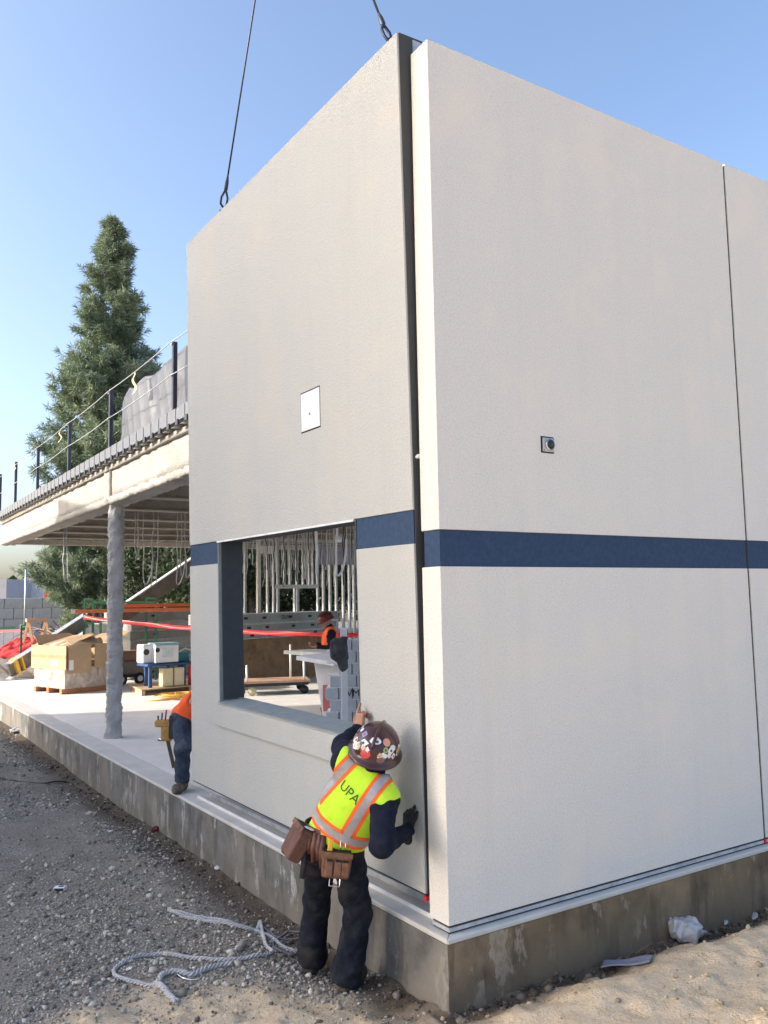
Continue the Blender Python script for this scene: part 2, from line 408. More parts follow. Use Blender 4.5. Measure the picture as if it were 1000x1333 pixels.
# gravel strewn over the bare soil
def ico():
    t = (1 + 5 ** 0.5) / 2
    v = np.array([(-1, t, 0), (1, t, 0), (-1, -t, 0), (1, -t, 0), (0, -1, t), (0, 1, t), (0, -1, -t), (0, 1, -t), (t, 0, -1), (t, 0, 1), (-t, 0, -1), (-t, 0, 1)], float)
    f = np.array([(0, 11, 5), (0, 5, 1), (0, 1, 7), (0, 7, 10), (0, 10, 11), (1, 5, 9), (5, 11, 4), (11, 10, 2), (10, 7, 6), (7, 1, 8), (3, 9, 4), (3, 4, 2), (3, 2, 6), (3, 6, 8), (3, 8, 9), (4, 9, 5), (2, 4, 11), (6, 2, 10), (8, 6, 7), (9, 8, 1)])
    return v / np.linalg.norm(v[0]), f
IV, IF = ico()
def rand_rot(n):
    q = rng.normal(size=(n, 4)); q /= np.linalg.norm(q, axis=1)[:, None]
    a, b, c, d = q.T
    return np.stack([1 - 2 * (c * c + d * d), 2 * (b * c - a * d), 2 * (b * d + a * c), 2 * (b * c + a * d), 1 - 2 * (b * b + d * d), 2 * (c * d - a * b),
                     2 * (b * d - a * c), 2 * (c * d + a * b), 1 - 2 * (b * b + c * c)], -1).reshape(n, 3, 3)
def stones(name, x, y, size, m, sink=0.25):
    n = len(x); Rm = rand_rot(n)
    sc = size[:, None] * rng.uniform(0.55, 1.25, (n, 3))
    v = IV[None] * (1 + rng.normal(0, 0.13, (n, 12, 1))) * sc[:, None, :]
    v = np.einsum('nij,nkj->nki', Rm, v)
    v[:, :, 2] *= 0.8
    v += np.stack([x, y, gh(x, y) + size * (0.55 - sink)], -1)[:, None, :]
    f = (IF[None] + (np.arange(n) * 12)[:, None, None]).reshape(-1, 3)
    o = fast_mesh(name, v.reshape(-1, 3), f, m)
    fattr(o, 'tint', np.repeat(rng.uniform(0, 1, n), 12))
    return o
def stone_mat(name, a, b, c):
    m, t, p = new_mat(name)
    at = nd(t, 'ShaderNodeAttribute', attribute_name='tint').outputs['Fac']
    col = ramp(t, at, [(0.0, a), (0.5, b), (1.0, c)])
    col = mixc(t, 0.22, col, ramp(t, noise(t, geo(t), 70, 4, 0.7), [(0.3, scale_c(b, 0.5)), (0.7, scale_c(b, 1.5))]))
    t.links.new(col, p.inputs['Base Color']); p.inputs['Roughness'].default_value = 0.9
    p.inputs['Specular IOR Level'].default_value = 0.2
    return m
def scatter(n, x0, x1, y0, y1, keep):
    x = rng.uniform(x0, x1, n); y = rng.uniform(y0, y1, n) if y1 < 7 else y0 + (y1 - y0) * rng.uniform(0, 1, n) ** 1.9
    k = rng.uniform(0, 1, n) < keep(x, y); return x[k], y[k]
def gravel_keep(x, y):
    d = sm(-0.32, 0.22, fbm(x, y, 0.8, 4, 50))
    return (0.12 + 0.88 * d) * (1 - 0.93 * np.clip(sand_w(x, y), 0, 1)) * (0.25 + 0.75 * sm(-0.05, -0.55, x))
sx_, sy_ = scatter(150000, -4.4, -0.07, 0.0, 16.0, gravel_keep)
gm = stone_mat('gravel_stone', (0.055, 0.048, 0.04), (0.30, 0.275, 0.235), (0.68, 0.63, 0.56))
gsz = np.clip(rng.lognormal(math.log(0.0052), 0.55, len(sx_)), 0.0025, 0.022)
big = rng.uniform(0, 1, len(gsz)) < 0.006; gsz[big] = rng.uniform(0.016, 0.036, big.sum())
g1 = stones('gravel', sx_, sy_, gsz, gm)
tag(g1, 'loose grey gravel strewn over the bare soil beside the foundation', 'gravel', kind='stuff')
sx_, sy_ = scatter(15000, -3.0, 4.0, -2.4, 1.2, lambda x, y: np.clip(sand_w(x, y), 0, 1) * (0.1 + 0.5 * sm(0, 0.4, fbm(x, y, 1.2, 3, 60))) * np.where((x > -0.07) & (y > -0.07), 0, 1))
g2 = stones('sand_crumbs', sx_, sy_, np.clip(rng.lognormal(math.log(0.0075), 0.6, len(sx_)), 0.003, 0.04),
            stone_mat('sand_clod', (0.27, 0.195, 0.125), (0.45, 0.345, 0.235), (0.6, 0.48, 0.34)))
tag(g2, 'tan crumbs and clods lying on the sandy soil', 'soil crumbs', kind='stuff')
# dark clods in the angle between soil and foundation
tx = np.concatenate([rng.uniform(-0.24, -0.055, 900), rng.uniform(-0.05, 3.4, 700)])
ty = np.concatenate([rng.uniform(0.0, 12, 900), rng.uniform(-0.2, -0.055, 700)])
g3 = stones('soil_clods', tx, ty, np.clip(rng.lognormal(math.log(0.0085), 0.6, len(tx)), 0.003, 0.03),
            stone_mat('dark_clod', (0.045, 0.035, 0.026), (0.11, 0.088, 0.065), (0.24, 0.2, 0.155)))
tag(g3, 'dark damp clods along the foot of the foundation', 'soil clods', kind='stuff')

# ---------------------------------------------------------------- foundation and slab
def prism(poly, z0, z1):
    n = len(poly); mb = MB()
    mb.add([(x, y, z0) for x, y in poly] + [(x, y, z1) for x, y in poly],
           [tuple(reversed(range(n))), tuple(range(n, 2 * n))] + [(i, (i + 1) % n, n + (i + 1) % n, n + i) for i in range(n)])
    return mb
fnd = empty('foundation_wall', (-0.05, -0.05, -0.5), 'low stained concrete foundation wall under the building, turning the near corner', 'foundation')
def stem(name, pts, m, seam):
    # subdivided outer face with slight unevenness
    return prism(pts, -1.1, -0.032).build(name, m, fnd)
stem('stem_wall', [(-0.05, -0.05), (0.25, 0.25), (0.25, 20.0), (-0.05, 20.0)], M['found_l'], 0)
o = stem('stem_wall', [(-0.05, -0.05), (12.0, -0.05), (12.0, 0.25), (0.25, 0.25)], M['found_r'], 1)
o['label'] = 'brown soil-stained stretch of foundation below the corner panel'
prism([(-0.053, -0.053), (0.25, 0.25), (0.25, 20.0), (-0.053, 20.0)], -0.031, 0.0).build('ledge_cap', M['ledge'], fnd, bevel=0.007)
prism([(-0.053, -0.053), (12.0, -0.053), (12.0, 0.25), (0.25, 0.25)], -0.031, 0.0).build('ledge_cap', M['ledge'], fnd, bevel=0.007)
slab = prism([(0.256, 0.256), (14, 0.256), (14, 20), (0.256, 20)], -0.5, -0.02).build('floor_slab', M['slab']); tag(slab, kind='structure')
for i in range(5):
    for j in range(7):
        x0, y0 = 0.258 + i * 2.75, 0.258 + j * 2.82
        MB().box(x0, x0 + 2.742, y0, y0 + 2.812, -0.019, -0.003 + 0.001 * ((i + j) % 2)).build('slab_panel', M['slab'], slab)

# ---------------------------------------------------------------- corner wall panel and its neighbour
def lk(o): o.matrix_parent_inverse = Matrix.Identity(4); return o
def wall_panel(name, x0, x1, label):
    t = empty(name, (x0, 0, 0), label, 'wall panel')
    W_ = x1 - x0
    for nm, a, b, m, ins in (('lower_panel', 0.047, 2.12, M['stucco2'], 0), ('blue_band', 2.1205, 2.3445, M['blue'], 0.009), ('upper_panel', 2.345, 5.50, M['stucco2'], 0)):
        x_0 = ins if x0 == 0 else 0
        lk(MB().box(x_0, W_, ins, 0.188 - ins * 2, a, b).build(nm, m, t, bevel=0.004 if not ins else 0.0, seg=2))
    i = 0.010
    for nm, a, b, m, ins in (('bottom_gasket', 0.033, 0.047, M['gasket'], 0.012), ('base_track', 0.011, 0.033, M['galv_dull'], 0.004), ('bottom_gasket', 0.0, 0.011, M['gasket'], 0.012)):
        lk(MB().box(ins if x0 == 0 else 0, W_, ins, 0.17, a + 0.0003, b).build(nm, m, t))
    return t
p1 = wall_panel('corner_wall_panel', 0.0, 3.034, 'big light grey stucco wall panel at the near corner with a dark blue band')
p2 = wall_panel('wall_panel', 3.06, 8.0, 'light grey stucco wall panel beyond the vertical joint at the picture edge')
jt = MB().box(3.0345, 3.0595, 0.010, 0.16, 0.047, 5.48).build('joint_seal', M['black']); tag(jt, 'dark vertical seal in the joint between the two grey wall panels', 'joint seal')
sh_ = MB().box(3.036, 3.058, -0.004, 0.05, 0.012, 0.04).build('plastic_shim', mat('red_shim', (0.6, 0.02, 0.03), 0.45)); tag(sh_, 'small red shim at the foot of the vertical panel joint', 'shim')
# recessed junction box with round socket
jb = empty('junction_box', (0.915, 0, 2.935), 'small square metal box with a round black socket set in the corner panel', 'junction box')
MB().box(0.857, 0.973, -0.0015, 0.0, 2.880, 2.992).build('recess_frame', M['black'], jb)
MB().box(0.869, 0.971, -0.010, -0.0016, 2.889, 2.982).build('cover_plate', M['galv_dull'], jb, bevel=0.002)
MB().tube([(0.925, -0.0101, 2.936), (0.925, -0.022, 2.936)], 0.038, 24).build('rim', M['chrome'], jb, True)
MB().tube([(0.925, -0.0105, 2.936), (0.925, -0.03, 2.936)], [0.030, 0.030], 24).build('socket', M['darkpl'], jb, True)
for q in (-0.043, 0.043): MB().disc((0.92 + q, -0.0105, 2.936 + q * 0.9), (0, 1, 0), 0.004, 0.003, 8).build('screw', M['black'], jb)

# ---------------------------------------------------------------- the panel hanging from the crane
HP = bpy.data.objects.new('hanging_wall_panel', None); link(HP)
HP.location = (0.004, 0.234, 0.163); HP.rotation_euler = (0.006, -0.0186, 0)
tag(HP, 'tall stucco wall panel with a window opening, hanging tilted from two crane cables', 'wall panel')
TH, WD, HT = 0.2, 3.965, 5.47
WY0, WY1, WZ0, WZ1, BZ = 0.695, 3.225, 0.82, 2.32, 2.108
def hp(nm, m, bev, *bx):
    o = MB().box(*bx).build(nm, m, HP, bevel=bev, seg=2 if bev else 1); return lk(o)
bm = bmesh.new(); ys_, zs_ = [0, WY0, WY1, WD], [0, WZ0, BZ, WZ1, HT]
solid = lambda i, k: k in (0, 3) or (k == 1 and i != 1)
vcache = {}
def pv(x, y, z):
    k = (x, y, z)
    if k not in vcache: vcache[k] = bm.verts.new(k)
    return vcache[k]
def inr(i, k): return 0 <= i < 3 and 0 <= k < 4 and solid(i, k)
for i in range(3):
    for k in range(4):
        if not solid(i, k): continue
        y0, y1, z0, z1 = ys_[i], ys_[i + 1], zs_[k], zs_[k + 1]
        bm.faces.new([pv(0, y0, z0), pv(0, y0, z1), pv(0, y1, z1), pv(0, y1, z0)])
        bm.faces.new([pv(TH, y0, z0), pv(TH, y1, z0), pv(TH, y1, z1), pv(TH, y0, z1)])
        if not inr(i - 1, k): bm.faces.new([pv(0, y0, z0), pv(TH, y0, z0), pv(TH, y0, z1), pv(0, y0, z1)])
        if not inr(i + 1, k): bm.faces.new([pv(0, y1, z0), pv(0, y1, z1), pv(TH, y1, z1), pv(TH, y1, z0)])
        if not inr(i, k - 1): bm.faces.new([pv(0, y0, z0), pv(0, y1, z0), pv(TH, y1, z0), pv(TH, y0, z0)])
        if not inr(i, k + 1): bm.faces.new([pv(0, y0, z1), pv(TH, y0, z1), pv(TH, y1, z1), pv(0, y1, z1)])
bmesh.ops.recalc_face_normals(bm, faces=bm.faces[:])
bm.normal_update()
bmesh.ops.bevel(bm, geom=[e for e in bm.edges if len(e.link_faces) == 2 and e.calc_face_angle(0) > 0.5], offset=0.004, segments=2, affect='EDGES', profile=0.6)
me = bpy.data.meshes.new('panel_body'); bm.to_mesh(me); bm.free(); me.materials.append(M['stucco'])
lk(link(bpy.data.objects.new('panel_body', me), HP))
hp('blue_band', M['blue'], 0, 0.009, TH - 0.01, 0.006, WY0, BZ + 0.0005, WZ1 - 0.0005)
hp('blue_band', M['blue'], 0, 0.009, TH - 0.01, WY1, WD - 0.002, BZ + 0.0005, WZ1 - 0.0005)
hp('jamb_trim', M['sillgrey'], 0, 0.004, 0.034, WY1 - 0.014, WY1 - 0.0005, WZ0 + 0.03, WZ1 - 0.012)
hp('jamb_liner', M['reveal'], 0, 0.0345, 0.24, WY1 - 0.022, WY1 - 0.0005, WZ0 + 0.03, WZ1 - 0.012)
hp('jamb_liner', M['reveal'], 0, 0.004, 0.24, WY0 + 0.0005, WY0 + 0.016, WZ0 + 0.03, WZ1 - 0.012)
o = MB().add([(-0.012, WY0 + 0.001, WZ0 + 0.001), (0.24, WY0 + 0.001, WZ0 + 0.001), (0.24, WY1 - 0.001, WZ0 + 0.001), (-0.012, WY1 - 0.001, WZ0 + 0.001),
              (-0.012, WY0 + 0.001, WZ0 + 0.012), (0.24, WY0 + 0.001, WZ0 + 0.028), (0.24, WY1 - 0.001, WZ0 + 0.028), (-0.012, WY1 - 0.001, WZ0 + 0.012)],
             [(0, 3, 2, 1), (4, 5, 6, 7), (0, 1, 5, 4), (1, 2, 6, 5), (2, 3, 7, 6), (3, 0, 4, 7)]).build('window_sill', M['sillgrey'], HP); lk(o)
hp('head_liner', M['reveal'], 0, 0.012, 0.24, WY0 + 0.001, WY1 - 0.001, WZ1 - 0.011, WZ1 - 0.0005)
hp('head_flashing', M['flash'], 0, -0.006, 0.0115, WY0 + 0.02, WY1 + 0.0, WZ1 - 0.016, WZ1 - 0.001)
hp('sill_trim', M['stucco'], 0.006, -0.022, -0.0003, 0.60, 3.30, 0.615, 0.808)
hp('panel_edge', M['edge'], 0, 0.014, TH + 0.004, -0.0045, -0.0004, 0.0, HT)
hp('edge_stud', M['galv_dull'], 0, 0.12, TH + 0.03, -0.012, -0.0048, 5.05, HT - 0.02)
hp('bottom_track', M['gasket'], 0, 0.01, TH - 0.01, 0.003, WD - 0.003, -0.014, -0.0003)
hp('plate_shadow_gap', M['black'], 0, -0.0015, -0.0002, 1.158, 1.470, 3.046, 3.362)  # dark sheet standing for the shadow gap round the cover plate
cp = hp('cover_plate', M['white'], 0.0015, -0.007, -0.0016, 1.160, 1.456, 3.056, 3.350)
s_ = MB().disc((-0.0085, 1.315, 3.175), (1, 0, 0), 0.011, 0.004, 12).build('screw', mat('screw_grey', (0.18, 0.19, 0.24), 0.4, 0.6), cp); lk(s_)
for yy in (0.215, 3.20):
    l_ = MB(); l_.box(0.085, 0.097, yy - 0.05, yy + 0.05, HT, HT + 0.03); l_.tube([(0.091, yy - 0.03 + 0.0, HT + 0.03), (0.091, yy - 0.03, HT + 0.07), (0.091, yy, HT + 0.09), (0.091, yy + 0.03, HT + 0.07), (0.091, yy + 0.03, HT + 0.03)], 0.008, 8)
    lk(l_.build('lifting_lug', M['cable'], HP, True))
bpy.context.view_layer.update()
HM = HP.matrix_world.copy()
hookp = np.array([-0.03, 1.86, 8.98])
for yy, lab in ((3.20, 'thin dark crane cable hooked to the far end of the hanging panel'), (0.215, 'dark crane cable with a hook at the near top corner of the hanging panel')):
    b = np.array(HM @ Vector((0.091, yy, HT + 0.085)))
    d = hookp - b; d /= np.linalg.norm(d)
    t = empty('crane_cable', b, lab, 'crane cable', 'crane cables holding the panel')
    MB().tube([b + d * 0.30, b + d * 1.5, hookp], 0.0085, 8).build('wire_rope', M['cable'], t, True)
    s = np.cross(d, (0, 0, 1)); s /= np.linalg.norm(s)
    MB().tube([b + d * 0.03 + s * 0.0, b + d * 0.06 + s * 0.03, b + d * 0.12 + s * 0.032, b + d * 0.17 + s * 0.012, b + d * 0.19, b + d * 0.17 - s * 0.012, b + d * 0.12 - s * 0.032, b + d * 0.06 - s * 0.03, b + d * 0.0 - s * 0.008, b - d * 0.02 + s * 0.012, b + d * 0.0 + s * 0.028], 0.011, 8).build('hook', M['cable'], t, True)
    MB().tube([b + d * 0.17, b + d * 0.2, b + d * 0.27, b + d * 0.32], [0.012, 0.02, 0.018, 0.009], 8).build('swage_socket', M['cable'], t, True)
bt = empty('base_track', (0.1, 2.2, 0), 'pale metal sill track lying on the ledge under the hanging panel', 'sill track')
MB().box(0.06, 0.19, 0.21, 4.2, 0.0003, 0.004).build('web', M['ledge'], bt)
MB().box(0.06, 0.064, 0.21, 4.2, 0.0045, 0.03).build('flange', M['flash'], bt)
MB().box(0.186, 0.19, 0.21, 4.2, 0.0065, 0.045).build('flange', M['galv_dull'], bt)
o = MB().box(0.012, 0.05, 0.236, 0.262, 0.118, 0.146).build('plastic_shim', bpy.data.materials['red_shim']); tag(o, 'small red shim under the near bottom corner of the hanging panel', 'shim')
o = MB().tube([(0.02, 0.189, 2.82), (0.02, 0.2, 2.82), (0.0, 0.206, 2.82), (-0.012, 0.206, 2.81)], [0.02, 0.018, 0.014, 0.01], 8).build('foam_plug', M['white'], None, True); tag(o, 'tiny white foam plug in the open vertical gap', 'foam plug')

# ---------------------------------------------------------------- raised steel deck beyond
DY0, DY1 = 4.35, 18.2
dk = empty('steel_deck', (0.45, DY0, 3.4), 'raised steel deck with a fireproofed edge beam behind the hanging panel', 'deck')
eb = empty('edge_beam', (0.45, DY0, 3.4), None, None); eb.parent = dk; eb.matrix_parent_inverse = parent_inv(dk)
rough_box('beam_web', 0.33, 0.58, DY0, DY1, 3.50, 3.90, 0.09, 0.016, M['fireproof'], eb, 5.0)
rough_box('bottom_flange', 0.30, 0.62, DY0 - .01, DY1 + .01, 3.40, 3.50, 0.05, 0.026, M['fireproof'], eb, 9.0)
rough_box('top_flange', 0.285, 0.62, DY0 - .01, DY1 + .01, 3.895, 3.965, 0.08, 0.012, M['fireproof'], eb, 6.0)
# sprayed stiffener over the column
rough_box('stiffener', 0.30, 0.36, 8.50, 8.78, 3.44, 3.93, 0.05, 0.022, M['fireproof'], eb, 9.0)
for k, yy in enumerate([5.15, 6.9, 8.64, 10.42, 12.15, 13.88, 15.6, 17.3]):
    j = empty('joist', (0.6, yy, 3.4), None, None); j.parent = dk; j.matrix_parent_inverse = parent_inv(dk)
    MB().box(0.585, 13.8, yy - 0.09, yy + 0.09, 3.52, 3.56).build('flange', M['joist'], j, bevel=0.01)
    MB().box(0.585, 13.8, yy - 0.03, yy + 0.03, 3.56, 3.94).build('web', M['joist'], j)
MB().box(0.3, 13.8, DY1 - 0.12, DY1 + 0.05, 3.42, 3.55).build('end_beam', M['fireproof'], dk, bevel=0.01)
MB().box(13.81, 14.1, DY0, DY1, 3.40, 3.97).build('far_beam', M['joist'], dk)
# trough-shaped deck ribs, each its own piece
pitch = 0.305; nr = int((DY1 - DY0) / pitch)
prof = [(0.0, 0.12), (0.085, 0.12), (0.11, 0.0), (0.215, 0.0), (0.24, 0.12), (0.305, 0.12)]
mb = MB(); th = 0.004
vs_ = []
for x in (0.2, 13.8):
    vs_ += [(x, y, z) for y, z in prof] + [(x, y, z + th) for y, z in reversed(prof)]
n = len(prof) * 2
mb.add(vs_, [tuple(range(n)), tuple(reversed(range(n, 2 * n)))] + [(i, i + n, (i + 1) % n + n, (i + 1) % n) for i in range(n)])
rib0 = None
for k in range(nr):
    if rib0 is None:
        rib0 = mb.build('deck_rib', M['decksheet'], dk); lk(rib0); r_ = rib0
    else:
        r_ = rib0.copy(); COL.objects.link(r_); r_.parent = dk; lk(r_)
    r_.location = (-0.45, k * pitch, 3.968 - 3.4)
cl0 = None
for k in range(nr):           # end closures: a light upright plate over each trough and a dark block standing for the shaded opening beneath
    if cl0 is None:
        cl0 = MB().box(0.187, 0.195, 0.04, 0.305, 0.045, 0.205).build('end_closure', mat('closure_zinc', (0.16, 0.168, 0.185), 0.6, 0.1, var=0.2, vs_=9), dk, bevel=0.004); lk(cl0); q = cl0
        pl0 = MB().box(0.175, 0.194, 0.235, 0.315, -0.002, 0.06).build('rib_opening_shade', M['post'], dk); lk(pl0); q2 = pl0
    else:
        q = cl0.copy(); COL.objects.link(q); q.parent = dk; lk(q)
        q2 = pl0.copy(); COL.objects.link(q2); q2.parent = dk; lk(q2)
    q.location = (-0.45, k * pitch, 3.968 - 3.4); q2.location = (-0.45, k * pitch, 3.968 - 3.4)
MB().box(0.1955, 0.2, DY0, DY1, 4.03, 4.155).build('edge_angle', bpy.data.materials['closure_zinc'], dk)
MB().box(0.27, 13.8, DY0, DY1, 4.098, 4.16).build('deck_topping', M['slab'], dk)

def rough_column(name, x, y, r, z0, z1, m, label):
    n, k = 40, int((z1 - z0) / 0.02)
    vs_, fs = [], []
    for i in range(k + 1):
        z = z0 + (z1 - z0) * i / k
        flare = 0.02 * math.exp(-((z - z0) / 0.06) ** 2)
        for j in range(n):
            t = 2 * math.pi * j / n; c = Vector((math.cos(t), math.sin(t), 0))
            q = Vector((x, y, z)) + c * r
            rr = r + flare + 0.018 * nz(q, 8) + 0.016 * nz(q, 19) + 0.012 * nz(q, 40)
            vs_.append((x + c.x * rr, y + c.y * rr, z))
    for i in range(k):
        for j in range(n):
            a, b = i * n + j, i * n + (j + 1) % n; fs.append((a, b, b + n, a + n))
    o = from_data(name, vs_, fs, m, None, True); return tag(o, label, 'column')
rough_column('column', 0.455, 8.66, 0.112, -0.004, 3.42, M['fireproof_col'], 'rough grey fireproofed round column carrying the deck edge beam')

# guard posts, rails and flags on the deck edge
posts = [(5.53, 5.03), (8.30, 5.07), (10.90, 5.07), (13.58, 5.09), (16.02, 5.12), (18.1, 5.12)]
plabs = ['dark steel guard post on the deck next to the hanging panel', 'dark steel guard post at the free end of the plastic sheet', 'dark steel guard post in front of the pine, second past the plastic sheet',
         'dark steel guard post at the lower left edge of the pine', 'dark steel guard post at the far left, clear of the pine', 'last dark steel guard post at the far corner of the deck']
for (yy, zt), lb in zip(posts, plabs):
    t = empty('guard_post', (0.25, yy, 4.16), lb, 'guard post', 'guard posts along the deck edge')
    MB().box(0.225, 0.28, yy - 0.028, yy + 0.028, 4.16, zt).build('shaft', M['post'], t, bevel=0.006)
    MB().box(0.19, 0.34, yy - 0.08, yy + 0.08, 4.161, 4.175).build('base_plate', M['post'], t)
    for zz in (4.62, 5.0): MB().disc((0.212, yy, zz), (1, 0, 0), 0.014, 0.012, 8).build('eye_bolt', M['wire'], t)
for zz, lb in ((4.995, 'upper wire rope strung between the deck guard posts'), (4.62, 'lower wire rope strung between the deck guard posts')):
    pts = []
    yys = [4.3] + [p[0] for p in posts] + [18.2]
    for a, b in zip(yys[:-1], yys[1:]):
        for s in np.linspace(0, 1, 9)[:-1]:
            pts.append((0.205, a + (b - a) * s, zz - 0.022 * 4 * s * (1 - s) + (0.03 if zz > 4.9 else 0)))
    o = MB().tube(pts, 0.0062, 6).build('guard_rope', M['wire'], None, True); tag(o, lb, 'wire rope')
rib = mat('pale_ribbon', (0.66, 0.55, 0.33), 0.6, var=0.2)
for (yy, ln, s) in ((6.95, 0.30, 1), (11.35, 0.22, 2), (14.9, 0.2, 3), (15.8, 0.16, 4)):
    o = grid_obj('flag_ribbon', lambda u, v: (0.19 + 0.02 * math.sin(9 * v + s), yy + (u - 0.5) * (0.05 + 0.07 * v) + 0.03 * math.sin(5 * v + s), 5.0 - ln * v), 3, 10, rib, thick=0.002)
    tag(o, {1: 'pale yellow ribbon tied to the rail above the plastic sheet', 2: 'pale ribbon fluttering on the rail in front of the pine', 3: 'faded ribbon on the far stretch of rail', 4: 'small faded ribbon beside the last guard post'}[s], 'ribbon', 'ribbons tied to the guard rail')
# wrinkled plastic sheet behind the rail
def tarp(u, v):
    y = 8.22 - u * 4.2
    top = 4.97 + 0.015 * math.sin(u * 30) - 0.10 * math.exp(-((u - 0.0) / 0.05) ** 2) - 0.05 * math.exp(-((u - 0.17) / 0.05) ** 2) + 0.03 * math.sin(u * 11)
    z = 4.17 + (top - 4.17) * v
    x = 0.36 + 0.05 * nz((u * 6, v * 0.5, 3)) + 0.035 * abs(math.sin(u * 34 + 2.5 * v + 3 * nz((u * 5, 1, 2)))) ** 0.6 * (0.4 + 0.6 * nz((u * 8, v, 5)) ** 2 * 4) + 0.01 * nz((u * 60 - 9 * v, v * 1.4, 1))
    return (x, y, z)
M['tarp'] = mat('grey_plastic_tarp', (0.085, 0.085, 0.095), 0.42, var=0.2, vs_=6, bmp=0.12, bs=30, bd=0.02, spec=0.6)
o = grid_obj('plastic_sheet', tarp, 150, 30, M['tarp'], thick=0.003); tag(o, 'wrinkled grey plastic sheet hung along the deck edge', 'plastic sheet')

# ---------------------------------------------------------------- added unseen building, heights shaped to keep the near yard in shade
SP = np.array([0.423, 0.906, 0.0]); SS = np.array([-0.906, 0.423, 0.0]); UZ = np.array([0, 0, 1.0])
def sbox(mb, q0, q1, s0, s1, z0, z1):
    return mb.obox(SP * (q0 + q1) / 2 + SS * (s0 + s1) / 2 + UZ * (z0 + z1) / 2, SP * (q1 - q0) / 2, SS * (s1 - s0) / 2, UZ * (z1 - z0) / 2)
nb = empty('shade_building', SS * 21, 'plain pale multi-storey building across the yard, two wings of different height', 'building')
M['cream'] = mat('cream_render', (0.82, 0.74, 0.63), 0.9, var=0.08, vs_=0.6)  # pale warm tone of the added building, set to bounce light back
M['winglass'] = mat('dark_glass', (0.03, 0.04, 0.05), 0.1, spec=0.8)
sbox(MB(), -1.2, 4.1, 15, 27, -1, 11.6).build('wall', M['cream'], nb)
sbox(MB(), 4.102, 11.1, 15, 27, -1, 8.2).build('wall', M['cream'], nb)
sbox(MB(), -1.25, 4.1, 14.9, 27.1, 11.601, 12.05).build('parapet', M['cream'], nb)
w0 = None
for k in range(9):
    for z in ((0.8, 4.4, 8) if -0.8 + k * 2.2 < 2.6 else (0.8, 4.4)):
        mb = MB(); q = -0.8 + k * 2.2
        if q > 9.5 or 2.3 < q < 4.2: continue
        sbox(mb, q, q + 1.5, 14.9, 14.99, z, z + 1.6).build('window', M['winglass'], nb)

# ================================================================== TREES
def leaf_mat(name, a, b, c):
    m, t, p = new_mat(name)
    at = nd(t, 'ShaderNodeAttribute', attribute_name='tint').outputs['Fac']
    col = ramp(t, at, [(0.0, a), (0.55, b), (1.0, c)])
    t.links.new(col, p.inputs['Base Color']); p.inputs['Roughness'].default_value = 0.6
    p.inputs['Specular IOR Level'].default_value = 0.3
    tr = nd(t, 'ShaderNodeBsdfTranslucent'); t.links.new(col, tr.inputs[0])
    ms = nd(t, 'ShaderNodeMixShader'); ms.inputs[0].default_value = 0.22
    t.links.new(p.outputs[0], ms.inputs[1]); t.links.new(tr.outputs[0], ms.inputs[2])
    t.links.new(ms.outputs[0], t.nodes['Material Output'].inputs[0])
    return m
M['needle'] = leaf_mat('pine_needles', (0.08, 0.125, 0.075), (0.21, 0.27, 0.17), (0.37, 0.42, 0.28))
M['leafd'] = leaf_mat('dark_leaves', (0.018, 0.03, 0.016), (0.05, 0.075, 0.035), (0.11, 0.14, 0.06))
def unit(v): return v / (np.linalg.norm(v, axis=-1, keepdims=True) + 1e-9)
def needles(P, A, n, length, width):
    """P tuft positions, A tuft axes -> long thin faces fanning out round each axis"""
    k = len(P)
    P2 = np.repeat(P, n, 0); A2 = np.repeat(unit(A), n, 0)
    d = unit(A2 * rng.uniform(0.1, 1.1, (k * n, 1)) + unit(rng.normal(size=(k * n, 3))) * 0.75 + np.array([0, 0, -0.12]))
    L = length * rng.uniform(0.6, 1.15, (k * n, 1))
    b = P2 + A2 * rng.uniform(-0.5, 0.5, (k * n, 1)) * length
    s = unit(np.cross(d, rng.normal(size=(k * n, 3)))) * width * 0.5
    mid = b + d * L * 0.45; tip = b + d * L + np.array([0, 0, -0.12]) * L
    V = np.stack([b, mid + s, tip, mid - s], 1).reshape(-1, 3)
    F = np.arange(len(V)).reshape(-1, 4)
    tint = np.repeat(np.repeat(rng.uniform(0, 1, k), n) * 0.6 + rng.uniform(0, 0.4, k * n), 4)
    return V, F, tint
